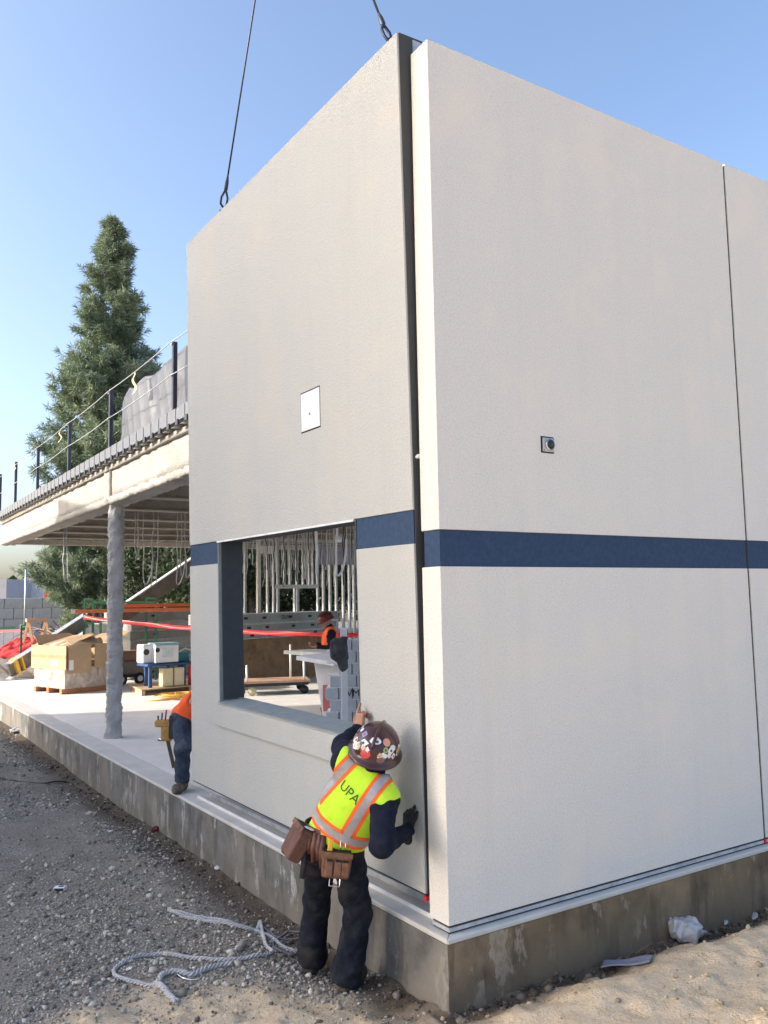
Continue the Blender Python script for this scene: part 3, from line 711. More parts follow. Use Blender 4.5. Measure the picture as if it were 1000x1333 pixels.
def pine(base, D, ang0):
    s = D / FPX
    t = empty('pine_tree', base, 'tall conical pine with bluish green needles rising behind the deck', 'tree')
    zt = CAM[2] + (788 - 268) * s - base[2]
    prof = [(0.0, 1.9), (0.04, 2.6), (0.09, 3.7), (0.14, 4.2), (0.22, 3.9), (0.34, 3.5), (0.44, 3.3), (0.52, 2.9), (0.60, 2.75), (0.66, 2.0), (0.76, 1.55), (0.85, 1.1), (0.93, 0.7), (1.0, 0.1)]
    hs, rs = zip(*prof)
    tr = MB(); n = 16
    tr.tube([base + np.array([0.10 * math.sin(3 * h), 0.08 * math.cos(4 * h), h * zt]) for h in np.linspace(-0.02, 0.99, n)], list(np.linspace(0.34, 0.02, n)), 10)
    tr.build('trunk', M['bark'], t, True)
    limbs = MB(); TP, TA = [], []
    h = 0.02; k = 0
    while h < 0.985:
        Rr = np.interp(h, hs, rs); nb_ = int(5 + 3.4 * (1 - h))
        for b in range(nb_):
            a = 2 * math.pi * (b + 0.5 * (k % 2)) / nb_ + rng.uniform(-0.3, 0.3)
            L = Rr * rng.uniform(0.55, 1.08)
            lift = 0.30 * (h ** 0.8) + 0.10
            dirh = np.array([math.cos(a), math.sin(a), 0.0]); p0 = base + np.array([0, 0, h * zt + rng.uniform(-0.25, 0.25)])
            m_ = max(4, int(L / 0.35)); pts = []
            for q in np.linspace(0, 1, m_):
                sag = -0.16 * L * math.sin(q * 2.2) + (lift + 0.18) * L * q ** 2
                side = np.cross(dirh, UZ) * 0.12 * L * math.sin(q * 3 + b)
                pts.append(p0 + dirh * L * q + UZ * sag + side)
            if L > 0.5: limbs.tube(pts, list(np.linspace(0.02 + 0.016 * L, 0.012, len(pts))), 5, False)
            for i, q in enumerate(np.linspace(0, 1, m_)):
                if q < 0.30 and L > 1.2: continue
                ax_ = pts[min(i + 1, m_ - 1)] - pts[max(i - 1, 0)]
                reps = 3 + int(8.5 * q * min(1.3, 0.4 + L / 2.6))
                for _ in range(reps):
                    off = rng.normal(size=3) * np.array([0.26, 0.26, 0.15]) * min(1.0, 0.35 + L / 3.5)
                    TP.append(pts[i] + off); TA.append(unit(ax_) + unit(off) * 0.7 + np.array([0, 0, 0.45]))
        h += (0.62 + 0.42 * (1 - h)) / zt; k += 1
    for z_ in np.linspace(0.9, 1.0, 12): TP.append(base + np.array([rng.normal() * .05, rng.normal() * .05, z_ * zt])); TA.append(np.array([0, 0, 1.0]))
    limbs.build('limbs', M['bark'], t, True)
    V, F, ti = needles(np.array(TP), np.array(TA), 30, 0.42, 0.042)
    c = fast_mesh('crown', V, F, M['needle'], t); fattr(c, 'tint', ti)
    return t
pb = ad(141, 800, 44.0); pb[2] = 0.35
pine(pb, 44.0, 0)
def leafy(base, hgt, rad, n, label, name='shade_tree', low=0.15):
    t = empty(name, base, label, 'tree', 'trees beyond the site')
    tr = MB(); tr.tube([base + np.array([0.1 * math.sin(i), 0.1 * math.cos(2 * i), hgt * q]) for i, q in enumerate(np.linspace(-0.03, 0.6, 6))], list(np.linspace(0.16, 0.06, 6)), 8)
    for b in range(8):
        a = b * 2.4; p0 = base + np.array([0, 0, hgt * rng.uniform(0.25, 0.55)])
        p1 = p0 + np.array([math.cos(a) * rad * 0.6, math.sin(a) * rad * 0.6, hgt * rng.uniform(0.1, 0.3)])
        tr.tube([p0, (p0 + p1) / 2 + UZ * 0.1, p1], [0.06, 0.045, 0.02], 5)
    tr.build('trunk', M['bark'], t, True)
    cl = 70
    cc = unit(rng.normal(size=(cl, 3))) * rng.uniform(0.35, 1.0, (cl, 1)) ** 0.6 * np.array([rad, rad, hgt * (1 - low) / 2]) + base + np.array([0, 0, hgt * (1 + low) / 2])
    ctint = rng.uniform(0, 1, cl)
    ii = rng.integers(0, cl, n)
    P = cc[ii] + rng.normal(size=(n, 3)) * rad * 0.15
    a = unit(rng.normal(size=(n, 3))); b = unit(np.cross(a, rng.normal(size=(n, 3)))); sz = rng.uniform(0.07, 0.16, (n, 1))
    V = np.stack([P - a * sz, P + b * sz * 0.5, P + a * sz, P - b * sz * 0.5], 1).reshape(-1, 3)
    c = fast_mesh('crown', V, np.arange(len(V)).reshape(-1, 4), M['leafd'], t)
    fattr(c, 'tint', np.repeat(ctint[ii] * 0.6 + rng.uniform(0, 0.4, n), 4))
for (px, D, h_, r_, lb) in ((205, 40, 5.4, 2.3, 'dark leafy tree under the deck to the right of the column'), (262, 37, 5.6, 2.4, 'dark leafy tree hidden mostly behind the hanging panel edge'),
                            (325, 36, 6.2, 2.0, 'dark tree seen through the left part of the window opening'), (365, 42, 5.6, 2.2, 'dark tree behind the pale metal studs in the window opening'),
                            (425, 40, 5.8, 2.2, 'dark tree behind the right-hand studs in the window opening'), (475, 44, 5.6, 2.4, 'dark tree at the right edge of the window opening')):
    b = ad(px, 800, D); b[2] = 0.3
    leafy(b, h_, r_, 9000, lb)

# ================================================================== YARD BEYOND THE SLAB
# wall of big concrete blocks
bw = empty('block_wall', ad(40, 815, 47), 'wall of large grey concrete blocks at the far side of the yard', 'wall')
A = ad(-70, 812, 47.0); B = ad(135, 809, 49.0); A[2] = B[2] = 0; d_ = unit((B - A)[None])[0]; nrm = np.cross(d_, UZ); Lw = np.linalg.norm((B - A)[:2])
bl = MB(); bl.obox((0, 0, 0), (0.494, 0, 0), (0, 0.3, 0), (0, 0, 0.287)); blk = None
for row in range(3):
    x = -0.5 * (row % 2)
    while x < Lw:
        if blk is None: blk = bl.build('block', M['block'], bw, bevel=0.03, seg=2); q = blk
        else: q = blk.copy(); COL.objects.link(q); q.parent = bw
        lk(q)
        pos = A + d_ * (x + 0.5) + UZ * (0.62 + 0.58 * row + 0.29) + nrm * rng.uniform(-0.03, 0.03)
        q.location = Vector(pos - np.array(bw.location)); q.rotation_euler.z = math.atan2(d_[1], d_[0]) + rng.uniform(-0.01, 0.01)
        x += 1.0
# low buildings and red cladding past the wall
M['lowgrey'] = mat('grey_cladding', (0.42, 0.40, 0.42), 0.8, var=0.1, vs_=1)
M['lowred'] = mat('red_cladding', (0.55, 0.07, 0.04), 0.7)
M['lowwhite'] = mat('white_cladding', (0.75, 0.74, 0.74), 0.8)
def facing_box(mb, px0, px1, y0, y1, D, dep):
    a, b = ad(px0, y1, D), ad(px1, y1, D); top = ad(px0, y0, D)[2]
    a2 = a + CF * dep * np.array([1, 1, 0]); b2 = b + CF * dep * np.array([1, 1, 0])
    z0 = min(a[2], 0.2)
    return mb.add([(*a[:2], z0), (*b[:2], z0), (*b2[:2], z0), (*a2[:2], z0), (*a[:2], top), (*b[:2], top), (*b2[:2], top), (*a2[:2], top)],
                  [(0, 3, 2, 1), (4, 5, 6, 7), (0, 1, 5, 4), (1, 2, 6, 5), (2, 3, 7, 6), (3, 0, 4, 7)])
lb_ = empty('low_building', ad(25, 800, 75), 'low grey flat-roofed building beyond the block wall', 'building')
facing_box(MB(), 8, 110, 760, 790, 75, 12).build('wall', M['lowgrey'], lb_)
facing_box(MB(), 7, 111, 758.2, 760.5, 74.8, 12.4).build('roof_edge', M['lowwhite'], lb_)
for a, b in ((13, 29), (37, 54)):
    wv = MB(); p, q = ad(a, 774, 74.9), ad(b, 774, 74.9); zt = ad(a, 769, 74.9)[2]
    nrm2 = -CF * 0.06 * np.array([1, 1, 0])
    wv.obox((p + q) / 2 + nrm2 + UZ * 0.0, (q - p) / 2 * np.array([1, 1, 0]), nrm2 * 0.5, UZ * (zt - p[2])); wv.build('window', M['winglass'], lb_)
wb = empty('white_shed', ad(-10, 790, 70), 'white shed at the far left beyond the block wall', 'building')
facing_box(MB(), -60, 7.5, 757, 790, 70, 8).build('wall', M['lowwhite'], wb); facing_box(MB(), -61, 8.5, 755, 757.2, 69.9, 8.4).build('roof', M['lowgrey'], wb)
rf = empty('red_fence', ad(66, 785, 60), 'bright red slatted fence standing behind the block wall', 'fence')
for k in range(9):
    facing_box(MB(), 58 + k * 2.1, 59.5 + k * 2.1, 764, 785, 60, 0.15).build('slat', M['lowred'], rf)
facing_box(MB(), 57, 77, 772, 774, 60.2, 0.08).build('rail', M['lowred'], rf)
th_ = empty('tan_house', ad(390, 800, 60), 'tan house with a pale pitched roof far behind the studs', 'building')
M['tan'] = mat('tan_render', (0.55, 0.43, 0.31), 0.9, var=0.15, vs_=0.8)
facing_box(MB(), 290, 500, 782, 806, 60, 8).build('wall', M['tan'], th_)
a, b = ad(285, 783, 59.6), ad(505, 783, 59.6); rv = CF * np.array([1, 1, 0])
MB().add([a, b, b + rv * 4 + UZ * 1.3, a + rv * 4 + UZ * 1.3, a + rv * 9, b + rv * 9], [(0, 1, 2, 3), (3, 2, 5, 4), (0, 3, 4), (1, 5, 2), (0, 4, 5, 1)]).build('roof', mat('pale_roof', (0.55, 0.5, 0.44), 0.9), th_)
for px in (318, 350, 395, 432):
    wv = MB(); p, q = ad(px, 797, 59.95), ad(px + 9, 797, 59.95); nrm2 = -rv * 0.04
    wv.obox((p + q) / 2 + nrm2, (q - p) / 2, nrm2 * 0.5, UZ * 0.45).build('window', M['winglass'], th_)
far = fast_mesh('far_trees', *(lambda P: (np.stack([P + o_ for o_ in ((-.6, 0, 0), (0, 0.1, -.4), (.6, 0, 0), (0, -.1, .5))], 1).reshape(-1, 3), np.arange(len(P) * 4).reshape(-1, 4)))(
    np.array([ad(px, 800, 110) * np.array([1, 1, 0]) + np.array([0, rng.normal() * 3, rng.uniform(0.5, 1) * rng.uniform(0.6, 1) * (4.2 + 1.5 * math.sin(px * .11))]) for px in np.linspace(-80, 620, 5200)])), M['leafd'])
fattr(far, 'tint', rng.uniform(0.2, 1, len(far.data.vertices))); tag(far, 'distant tree line along the horizon', 'tree line', kind='stuff')

# steel pole
b = az(33, 818, 0.35)
t = empty('steel_pole', ad(34, 820, 30), 'thin grey upright pole in front of the block wall', 'pole')
p0 = ad(32, 818, 30); p1 = p0 * np.array([1, 1, 0]) + UZ * ad(36, 741, 30)[2]
MB().tube([p0 - UZ * 0.3, p1], 0.035, 8).build('shaft', M['galv'], t, True)
MB().tube([p0 - UZ * 0.15, p0 + UZ * 0.14], 0.16, 12).build('foot', M['green'], t, True)
# sawhorse of raw timber
sc_ = ad(52, 818, 27); t = empty('sawhorse', sc_ - UZ * 0.4, 'raw timber sawhorse in the yard in front of the block wall', 'sawhorse')
rx = CR * np.array([1, 1, 0]); fy = CF * np.array([1, 1, 0])
MB().bar(sc_ - rx * 0.30 - fy * 0.35 + UZ * 0.27, sc_ + rx * 0.12 + fy * 0.35 + UZ * 0.27, 0.09, 0.1).build('top_beam', M['wood'], t)
for e, sgn in ((-1, -1), (-1, 1), (1, -1), (1, 1)):
    top = sc_ + (rx * 0.21 + fy * 0.33) * e * 0.8 - rx * 0.09 + UZ * 0.25; MB().bar(top, top + rx * 0.16 * sgn - UZ * 0.72, 0.08, 0.05, fy).build('leg', M['wood'], t)
# heap of cut branches
t = empty('branch_heap', ad(80, 828, 28), 'heap of bare cut branches beside the sawhorse', 'branches')
mb = MB(); c = ad(82, 824, 28)
for k in range(70):
    p = c + rx * rng.normal(0, 0.45) + fy * rng.normal(0, 0.5) + UZ * rng.uniform(-0.2, 0.2); d = unit(rng.normal(size=(1, 3)) * np.array([1, 1, 0.25]))[0]
    mb.tube([p - d * 0.5, p + UZ * 0.05, p + d * 0.5], [0.022, 0.018, 0.008], 4)
mb.build('twigs', mat('grey_branch', (0.24, 0.21, 0.18), 0.9, var=0.4), t)
# red ground sheet held by a stake
rp = [ad(-30, 862, 24.5), ad(22, 830, 27.5), ad(72, 829, 28.0), ad(66, 846, 25.2)]
def redf(u, v):
    p = (rp[0] * (1 - u) + rp[3] * u) * (1 - v) + (rp[1] * (1 - u) + rp[2] * u) * v
    return p + UZ * (0.10 * nz((u * 6, v * 5, 2)) + 0.05 * nz((u * 15, v * 9, 5)))
o = grid_obj('red_sheet', redf, 40, 24, M['redtarp'], thick=0.004); tag(o, 'crumpled red sheet spread over the soil heap', 'sheet')
p0 = ad(27, 850, 24.6)
o = MB().tube([p0 - UZ * 0.2, p0 * np.array([1, 1, 0]) + UZ * ad(27, 814, 24.6)[2]], 0.03, 6).build('wood_stake', M['bark']); tag(o, 'dark wooden stake standing in front of the red sheet', 'stake')
o = MB().bar(ad(-20, 818, 26), ad(20, 817, 26), 0.02, 0.07).build('green_board', M['green']); tag(o, 'green board at the left edge of the yard', 'board')
o = MB().bar(ad(-20, 822.5, 25.8), ad(27, 821, 24.6), 0.008, 0.05).build('barrier_strip', M['redtape']); tag(o, 'thin red strip tied to the wooden stake', 'tape')
def wb2(px0, px1, py0, py1, D):
    mb = MB(); return facing_box(mb, px0, px1, py0, py1, D, 0.6)
cw = empty('concrete_barrier', ad(15, 836, 27), 'low row of pale concrete blocks behind the red sheet', 'barrier')
for k in range(4):
    facing_box(MB(), -8 + k * 13, 4.5 + k * 13, 822, 834, 29, 0.5).build('block', M['block'], cw)
# ================================================================== THINGS ON THE SLAB
RX = unit((CR * np.array([1, 1, 0]))[None])[0]; FY = unit((CF * np.array([1, 1, 0]))[None])[0]
def base_at(px, py, z=-0.003): p = az(px, py, z); return p
# ---- open cardboard carton wrapped in film on timber bearers
c0 = base_at(84, 904); c1 = base_at(48, 900); c2 = base_at(150, 903)
dl = unit((c1 - c0)[None])[0]; dr = unit((c2 - c0)[None])[0]; dr = unit((dr - dl * (dr @ dl))[None])[0]
Lc = np.linalg.norm(c1 - c0) + 0.15; Wc = 1.25
ct = empty('carton', c0, 'large open cardboard carton wrapped in clear film, on timber bearers', 'carton')
def cpt(u, v, z): return c0 + dl * u + dr * v + UZ * z
for u in (0.06, 0.62, 1.18):
    MB().obox(cpt(u, Wc / 2, 0.06), dl * 0.05, dr * (Wc / 2 + 0.06), UZ * 0.055).build('bearer', mat('bearer_timber', (0.45, 0.19, 0.09), 0.8), ct, bevel=0.006)
def film(u, v):
    a = u * 2 * (Lc + Wc)
    if a < Lc: x, y = a, 0
    elif a < Lc + Wc: x, y = Lc, a - Lc
    elif a < 2 * Lc + Wc: x, y = Lc - (a - Lc - Wc), Wc
    else: x, y = 0, Wc - (a - 2 * Lc - Wc)
    n_ = 0.05 * nz((u * 30, v * 2, 1)) + 0.03 * nz((u * 70, v * 4, 4)); cx, cy = x - Lc / 2, y - Wc / 2; r_ = math.hypot(cx, cy)
    return cpt(x + cx / r_ * n_, y + cy / r_ * n_, 0.11 + 0.45 * v)
grid_obj('plastic_film', film, 160, 10, mat('clear_film', (0.52, 0.43, 0.36), 0.25, var=0.25, vs_=9, bmp=0.5, bs=14, bd=0.02, spec=0.7), ct)
MB().obox(cpt(Lc / 2, -0.02, 0.78), dl * (Lc / 2 + 0.08), dr * 0.012, UZ * 0.26).build('side_flap', M['card'], ct)
MB().obox(cpt(-0.03, Wc * 0.26, 0.74), dl * 0.012, dr * (Wc * 0.22), UZ * 0.30).build('side_flap', M['card'], ct)
MB().obox(cpt(-0.04, Wc * 0.75, 0.80), dl * 0.012, dr * (Wc * 0.2), UZ * 0.26).build('side_flap', M['card'], ct)
MB().obox(cpt(Lc + 0.03, Wc / 2, 0.78), dl * 0.012, dr * (Wc / 2), UZ * 0.25).build('side_flap', M['card'], ct)
MB().obox(cpt(Lc / 2, Wc + 0.02, 0.80), dl * (Lc / 2), dr * 0.012, UZ * 0.28).build('side_flap', M['card'], ct)
MB().obox(cpt(Lc / 2, Wc * 0.5, 0.62), dl * (Lc / 2 - 0.02), dr * (Wc / 2 - 0.02), UZ * 0.05).build('carton_filling', M['card_in'], ct)
# open top leaves
def leafq(a, b, c, d, m): return MB().add([a, b, c, d] + [p + UZ * 0.012 for p in (a, b, c, d)], [(0, 3, 2, 1), (4, 5, 6, 7), (0, 1, 5, 4), (1, 2, 6, 5), (2, 3, 7, 6), (3, 0, 4, 7)]).build('top_leaf', m, ct)
leafq(cpt(Lc + .02, Wc, 1.05), cpt(0, Wc, 1.08), cpt(-0.1, Wc * 1.25, 1.3), cpt(Lc - 0.1, Wc * 1.3, 1.22), M['card_in'])
leafq(cpt(Lc + .03, 0.1, 1.03), cpt(Lc + .03, Wc, 1.03), cpt(Lc + 0.45, Wc * 0.9, 1.25), cpt(Lc + 0.4, 0.2, 1.22), M['card_in'])
leafq(cpt(Lc * 0.1, 0.12, 1.02), cpt(Lc * 0.9, 0.12, 1.03), cpt(Lc * 0.75, 0.75, 1.22), cpt(Lc * 0.0, 0.7, 1.25), M['card_in'])
leafq(cpt(-0.05, 0.1, 1.04), cpt(-0.05, Wc * 0.6, 1.06), cpt(0.35, Wc * 0.7, 1.28), cpt(0.4, 0.2, 1.16), M['card'])
for k, (u, v) in enumerate(((0.75, 0.10), (0.45, 0.16), (0.2, 0.35))):
    MB().tube([cpt(u, v, 0.95), cpt(u - 0.05, v + 0.6, 1.10)], 0.12 - 0.015 * k, 14).build('paper_roll', mat('wrapping_paper', (0.62, 0.5, 0.36), 0.8), ct, True)
MB().obox(cpt(Lc / 2, -0.0335, 0.80), dl * (Lc / 2 + 0.081), dr * 0.0012, UZ * 0.035).build('packing_tape', mat('brown_tape', (0.42, 0.27, 0.13), 0.3), ct)
MB().obox(cpt(Lc * 0.3, -0.034, 0.66), dl * 0.13, dr * 0.0012, UZ * 0.06).build('shipping_label', M['white'], ct)
MB().obox(cpt(-0.05, 0.12, 0.62), dl * 0.004, dr * 0.05, UZ * 0.11).build('paper_tag', M['white'], ct)

# ---- long steel channel leaning behind the carton, with a yellow strap
a, b = ad(12, 874, 19.5), ad(112, 808, 22.0)
t = empty('steel_channel', a, 'long grey steel channel propped at a slant behind the carton', 'channel')
dd = unit((b - a)[None])[0]; uu = np.cross(RX * 0 + np.cross(dd, FY), dd)
MB().bar(a, b, 0.05, 0.34, np.cross(dd, FY) * 0 + UZ).build('web', mat('olive_steel', (0.17, 0.165, 0.15), 0.55, 0.3, dirt=(0.25, 0.24, 0.22)), t)
MB().bar(a + UZ * 0.18 - FY * 0.05, b + UZ * 0.18 - FY * 0.05, 0.16, 0.02).build('flange', M['galv_dull'], t)
MB().bar(a - UZ * 0.18 - FY * 0.05, b - UZ * 0.18 - FY * 0.05, 0.16, 0.02).build('flange', M['galv_dull'], t)
MB().bar(a + dd * 0.15, a + dd * 0.24, 0.19, 0.40, UZ).build('strap', M['yellow'], t)
MB().bar(a + dd * 0.36, a + dd * 0.4, 0.185, 0.39, UZ).build('strap', M['yellow'], t)
# ---- sloped stringer under the deck
a, b = ad(150, 806, 21.5), ad(285, 714, 23.5)
t = empty('stair_stringer', a, 'long sloping steel stringer with a pale top edge under the deck', 'stringer')
MB().bar(a, b, 0.06, 0.42).build('web', bpy.data.materials['olive_steel'], t)
MB().bar(a + UZ * 0.24, b + UZ * 0.24, 0.2, 0.03).build('flange', M['flash'], t)

# ---- stacks of long metal panels
M['metalpanel'] = mat('form_metal', (0.33, 0.34, 0.33), 0.5, 0.35, var=0.2, vs_=2.2, dirt=(0.22, 0.20, 0.18))
M['metalpanel2'] = mat('form_metal_olive', (0.27, 0.285, 0.26), 0.55, 0.3, var=0.2, vs_=2.2, dirt=(0.2, 0.19, 0.16))
sd_ = unit(np.array([[0.945, 0.327, 0]]))[0]; sn = np.array([sd_[1], -sd_[0], 0])
def form_panel(p, L, h, dep, m, label, group, holes):
    t = empty('form_panel', p, label, 'metal panel', group)
    c = p + sd_ * L / 2 - sn * dep / 2 + UZ * h / 2
    MB().obox(c, sd_ * L / 2, sn * (dep / 2 - 0.012), UZ * (h / 2 - 0.012)).build('skin', m, t)
    for z in (-1, 1): MB().obox(c + UZ * z * (h / 2 - 0.009), sd_ * (L / 2), sn * dep / 2, UZ * 0.0075).build('edge_rail', M['galv_dull'], t)
    for e in (-1, 1): MB().obox(c + sd_ * e * (L / 2 - 0.015) , sd_ * 0.012, sn * (dep / 2 - 0.004), UZ * (h / 2 - 0.018)).build('end_rail', M['galv_dull'], t)
    for q in holes:
        MB().obox(p + sd_ * q + sn * -0.0115 + UZ * h * 0.55 + sn * 0.002, sd_ * 0.06, sn * 0.004, UZ * 0.028).build('slot', M['black'], t)
p = base_at(168, 886); p[2] = 0
for k in range(7):
    h = 0.235
    form_panel(np.array([p[0], p[1], 0.03 + k * (h + 0.006)]) + sd_ * rng.uniform(-0.05, 0.08) - sn * rng.uniform(0, 0.1), 3.4, h, 1.1, M['metalpanel'] if k % 2 else M['metalpanel2'],
               ['lowest', 'second lowest', 'third from the bottom', 'middle', 'third from the top', 'second from the top', 'topmost'][k] + ' long grey metal panel in the stack behind the coolers', 'metal panels stacked behind the coolers', (0.75 + 0.05 * (k % 3),))
# stack seen through the window, on a plywood crate
q0 = az(300, 893, 0); q0[2] = 0
pw = empty('plywood_crate', q0, 'brown stained plywood crate under the metal panels, seen through the window', 'crate')
MB().obox(q0 + sd_ * 1.75 - sn * 0.5 + UZ * 0.52, sd_ * 1.75, sn * 0.5, UZ * 0.515).build('plywood_face', M['ply'], pw, bevel=0.004)
for e in (0.03, 3.47): MB().obox(q0 + sd_ * e + sn * 0.012 + UZ * 0.52, sd_ * 0.045, sn * 0.011, UZ * 0.50).build('batten', M['wood'], pw)
hz_ = [1.045, 1.20, 1.40]
for k, (z, h) in enumerate(((1.045, 0.15), (1.20, 0.20), (1.405, 0.24))):
    form_panel(np.array([q0[0], q0[1], z]) - sd_ * (0.3 + 0.1 * k) + sn * 0.1, 3.9 + 0.15 * k, h, 1.0, M['metalpanel2'],
               ['lowest', 'middle', 'topmost'][k] + ' metal panel lying on the plywood crate in the window opening', 'metal panels on the plywood crate', (0.9, 1.5, 2.4, 3.1))
# scribbled marks on the topmost panel
def text_on(name, s, p, u, v, size, m, label=None, cat=None, parent=None, off=0.002):
    cu = bpy.data.curves.new(name, 'FONT'); cu.body = s; cu.size = size; cu.align_x = 'CENTER'; cu.align_y = 'CENTER'
    o = bpy.data.objects.new(name, cu); COL.objects.link(o)
    dg = bpy.context.evaluated_depsgraph_get(); me = bpy.data.meshes.new_from_object(o.evaluated_get(dg))
    bpy.data.objects.remove(o)
    u, v = np.asarray(u, float), np.asarray(v, float); w_ = np.cross(u, v)
    co = np.array([x.co[:] for x in me.vertices])
    P = np.asarray(p) + co[:, :1] * u + co[:, 1:2] * v + w_ * off
    fs = [tuple(f.vertices) for f in me.polygons]
    o = from_data(name, P, fs, m, parent)
    if label: tag(o, label, cat)
    return o
fp = [o for o in bpy.data.objects if o.name.startswith('form_panel') and o.get('label', '').startswith('topmost metal panel')][0]
text_on('chalk_mark', 'DUW', np.array([q0[0], q0[1], 1.53]) + sd_ * 1.75 + sn * 0.1, sd_, UZ, 0.15, M['black'], parent=fp, off=0.004)
# ---- orange fibreglass ladder lying on top
zt_ = 0.03 + 7 * 0.241 + 0.05
a = ad(98, 799, 20.5); b = ad(300, 797, 21.5)
a[2] = zt_; b[2] = zt_
t = empty('ladder', a, 'orange ladder lying flat across the stacked metal panels', 'ladder')
dd = unit((b - a)[None])[0]; nn = np.array([dd[1], -dd[0], 0])
for e in (-0.22, 0.22): MB().bar(a + nn * e, b + nn * e, 0.035, 0.085).build('rail', M['orange'], t)
for k in range(11): q = a + dd * (0.35 + 0.32 * k); MB().tube([q - nn * 0.22, q + nn * 0.22], 0.016, 8).build('rung', M['galv'], t)
for e in (-0.22, 0.22): MB().bar(a + nn * e - dd * 0.08, a + nn * e + dd * 0.02, 0.05, 0.1).build('end_cap', M['white'], t)
o = MB().bar(a + UZ * 0.115 + dd * 0.9, b + UZ * 0.115, 0.05, 0.08).build('orange_bar', M['orange']); tag(o, 'straight orange bar lying on the orange ladder', 'bar')
# ---- green steel rack
t = empty('steel_rack', ad(125, 818, 21.0), 'green steel rack frame standing behind the ladder', 'rack')
def rackpt(px, py): return ad(px, py, 21.6)
for px in (109.5, 121, 131, 190, 203):
    p0, p1 = rackpt(px, 824), rackpt(px, 780); p0[2] = 0.0; p1[:2] = p0[:2]
    MB().bar(p0, p1, 0.05, 0.05, FY).build('post', M['green'], t)
for (pa, pb, y) in ((109.5, 121, 780), (109.5, 121, 812), (121, 203, 784), (190, 203, 779)):
    MB().bar(rackpt(pa, y), rackpt(pb, y), 0.04, 0.05).build('rail', M['green'], t)
# ---- film-wrapped bundle
M['wrapfilm'] = mat('wrapped_film', (0.62, 0.64, 0.66), 0.25, var=0.35, vs_=4, vec=(3, 3, 1), bmp=0.6, bs=18, bd=0.02, dirt=(0.38, 0.42, 0.46), spec=0.7)
p = base_at(140, 882); t = empty('wrapped_bundle', p, 'tall bundle wrapped in whitish film beside the metal panels', 'bundle')
rough_box('film_cover', p[0] - 0.75, p[0] + 0.45, p[1] - 0.3, p[1] + 0.5, 0.0, 1.42, 0.09, 0.05, M['wrapfilm'], t, 5.0)
for k in range(3): MB().box(p[0] - 0.79, p[0] + 0.49, p[1] - 0.35, p[1] - 0.345, 0.3 + 0.4 * k, 0.325 + 0.4 * k).build('strap', M['white'], t)
# ---- low platform, coolers, jugs and the rest of the crew corner
pa, pb_, pc = base_at(166, 897), base_at(183, 906), base_at(262, 899)
t = empty('timber_pallet', pb_, 'low timber pallet under the coolers and water jugs', 'pallet')
e1 = (pc - pb_); e2 = unit((pa - pb_)[None])[0] * 1.5
e1u = unit(e1[None])[0]; e2u = unit(e2[None])[0]; L1 = 2.3
for k in range(7): MB().obox(pb_ + e2u * (0.1 + 0.2 * k) + e1u * L1 / 2 + UZ * 0.115, e1u * L1 / 2, np.cross(UZ, e1u) * 0.085, UZ * 0.012).build('board', M['wood'], t)
for k in range(3): MB().obox(pb_ + e1u * (0.06 + (L1 - .12) / 2 * k) + e2u * 0.7 + UZ * 0.05, e1u * 0.04, e2u * 0.72, UZ * 0.05).build('bearer', M['wood'], t)
def on_pal(u, v, z=0.128): return pb_ + e1u * u + e2u * v + UZ * z
ex, ey = e1u, unit(np.cross(UZ, e1u)[None])[0]
# blue stand
t = empty('camp_table', on_pal(0.55, 0.5), 'small blue folding table holding the white cooler', 'table')
MB().obox(on_pal(0.62, 0.5, 0.60), ex * 0.5, ey * 0.3, UZ * 0.03).build('table_top', M['bluepl'], t, bevel=0.015)
for sx in (-0.36, 0.42):
    for sy in (-0.24, 0.24): MB().obox(on_pal(0.62 + sx, 0.5 + sy, 0.35), ex * 0.035, ey * 0.03, UZ * 0.22).build('leg', M['bluepl'], t)
# white cooler with bluish lid
t = empty('cooler', on_pal(0.5, 0.5, 0.64), 'white cooler box with blue lid standing on the blue table', 'cooler')
MB().obox(on_pal(0.60, 0.45, 0.83), ex * 0.27, ey * 0.2, UZ * 0.19).build('body', M['white'], t, bevel=0.02, seg=2)
MB().obox(on_pal(0.60, 0.45, 1.045), ex * 0.28, ey * 0.21, UZ * 0.022).build('lid', mat('pale_blue', (0.25, 0.42, 0.5), 0.5), t, bevel=0.01)
MB().disc(on_pal(0.42, 0.24, 0.92), ey, 0.05, 0.02, 14).build('drain_plug', M['darkpl'], t)
MB().obox(on_pal(0.66, 0.243, 0.86), ex * 0.13, ey * 0.004, UZ * 0.10).build('side_label', mat('pale_label', (0.6, 0.68, 0.7), 0.5), t)
# second box left of it
t = empty('tool_box', on_pal(0.14, 0.55, 0.64), 'white lidded box with a round dark emblem at the left of the cooler', 'box')
MB().obox(on_pal(0.20, 0.6, 0.84), ex * 0.12, ey * 0.17, UZ * 0.2).build('body', M['white'], t, bevel=0.02)
MB().disc(on_pal(0.20, 0.415, 0.88), ey, 0.065, 0.012, 16).build('emblem', M['darkpl'], t)
# teal case
o = MB().obox(on_pal(1.02, 0.55, 0.73), ex * 0.14, ey * 0.17, UZ * 0.10).build('teal_case', M['teal'], bevel=0.015); tag(o, 'small teal case on the blue table right of the cooler', 'case')
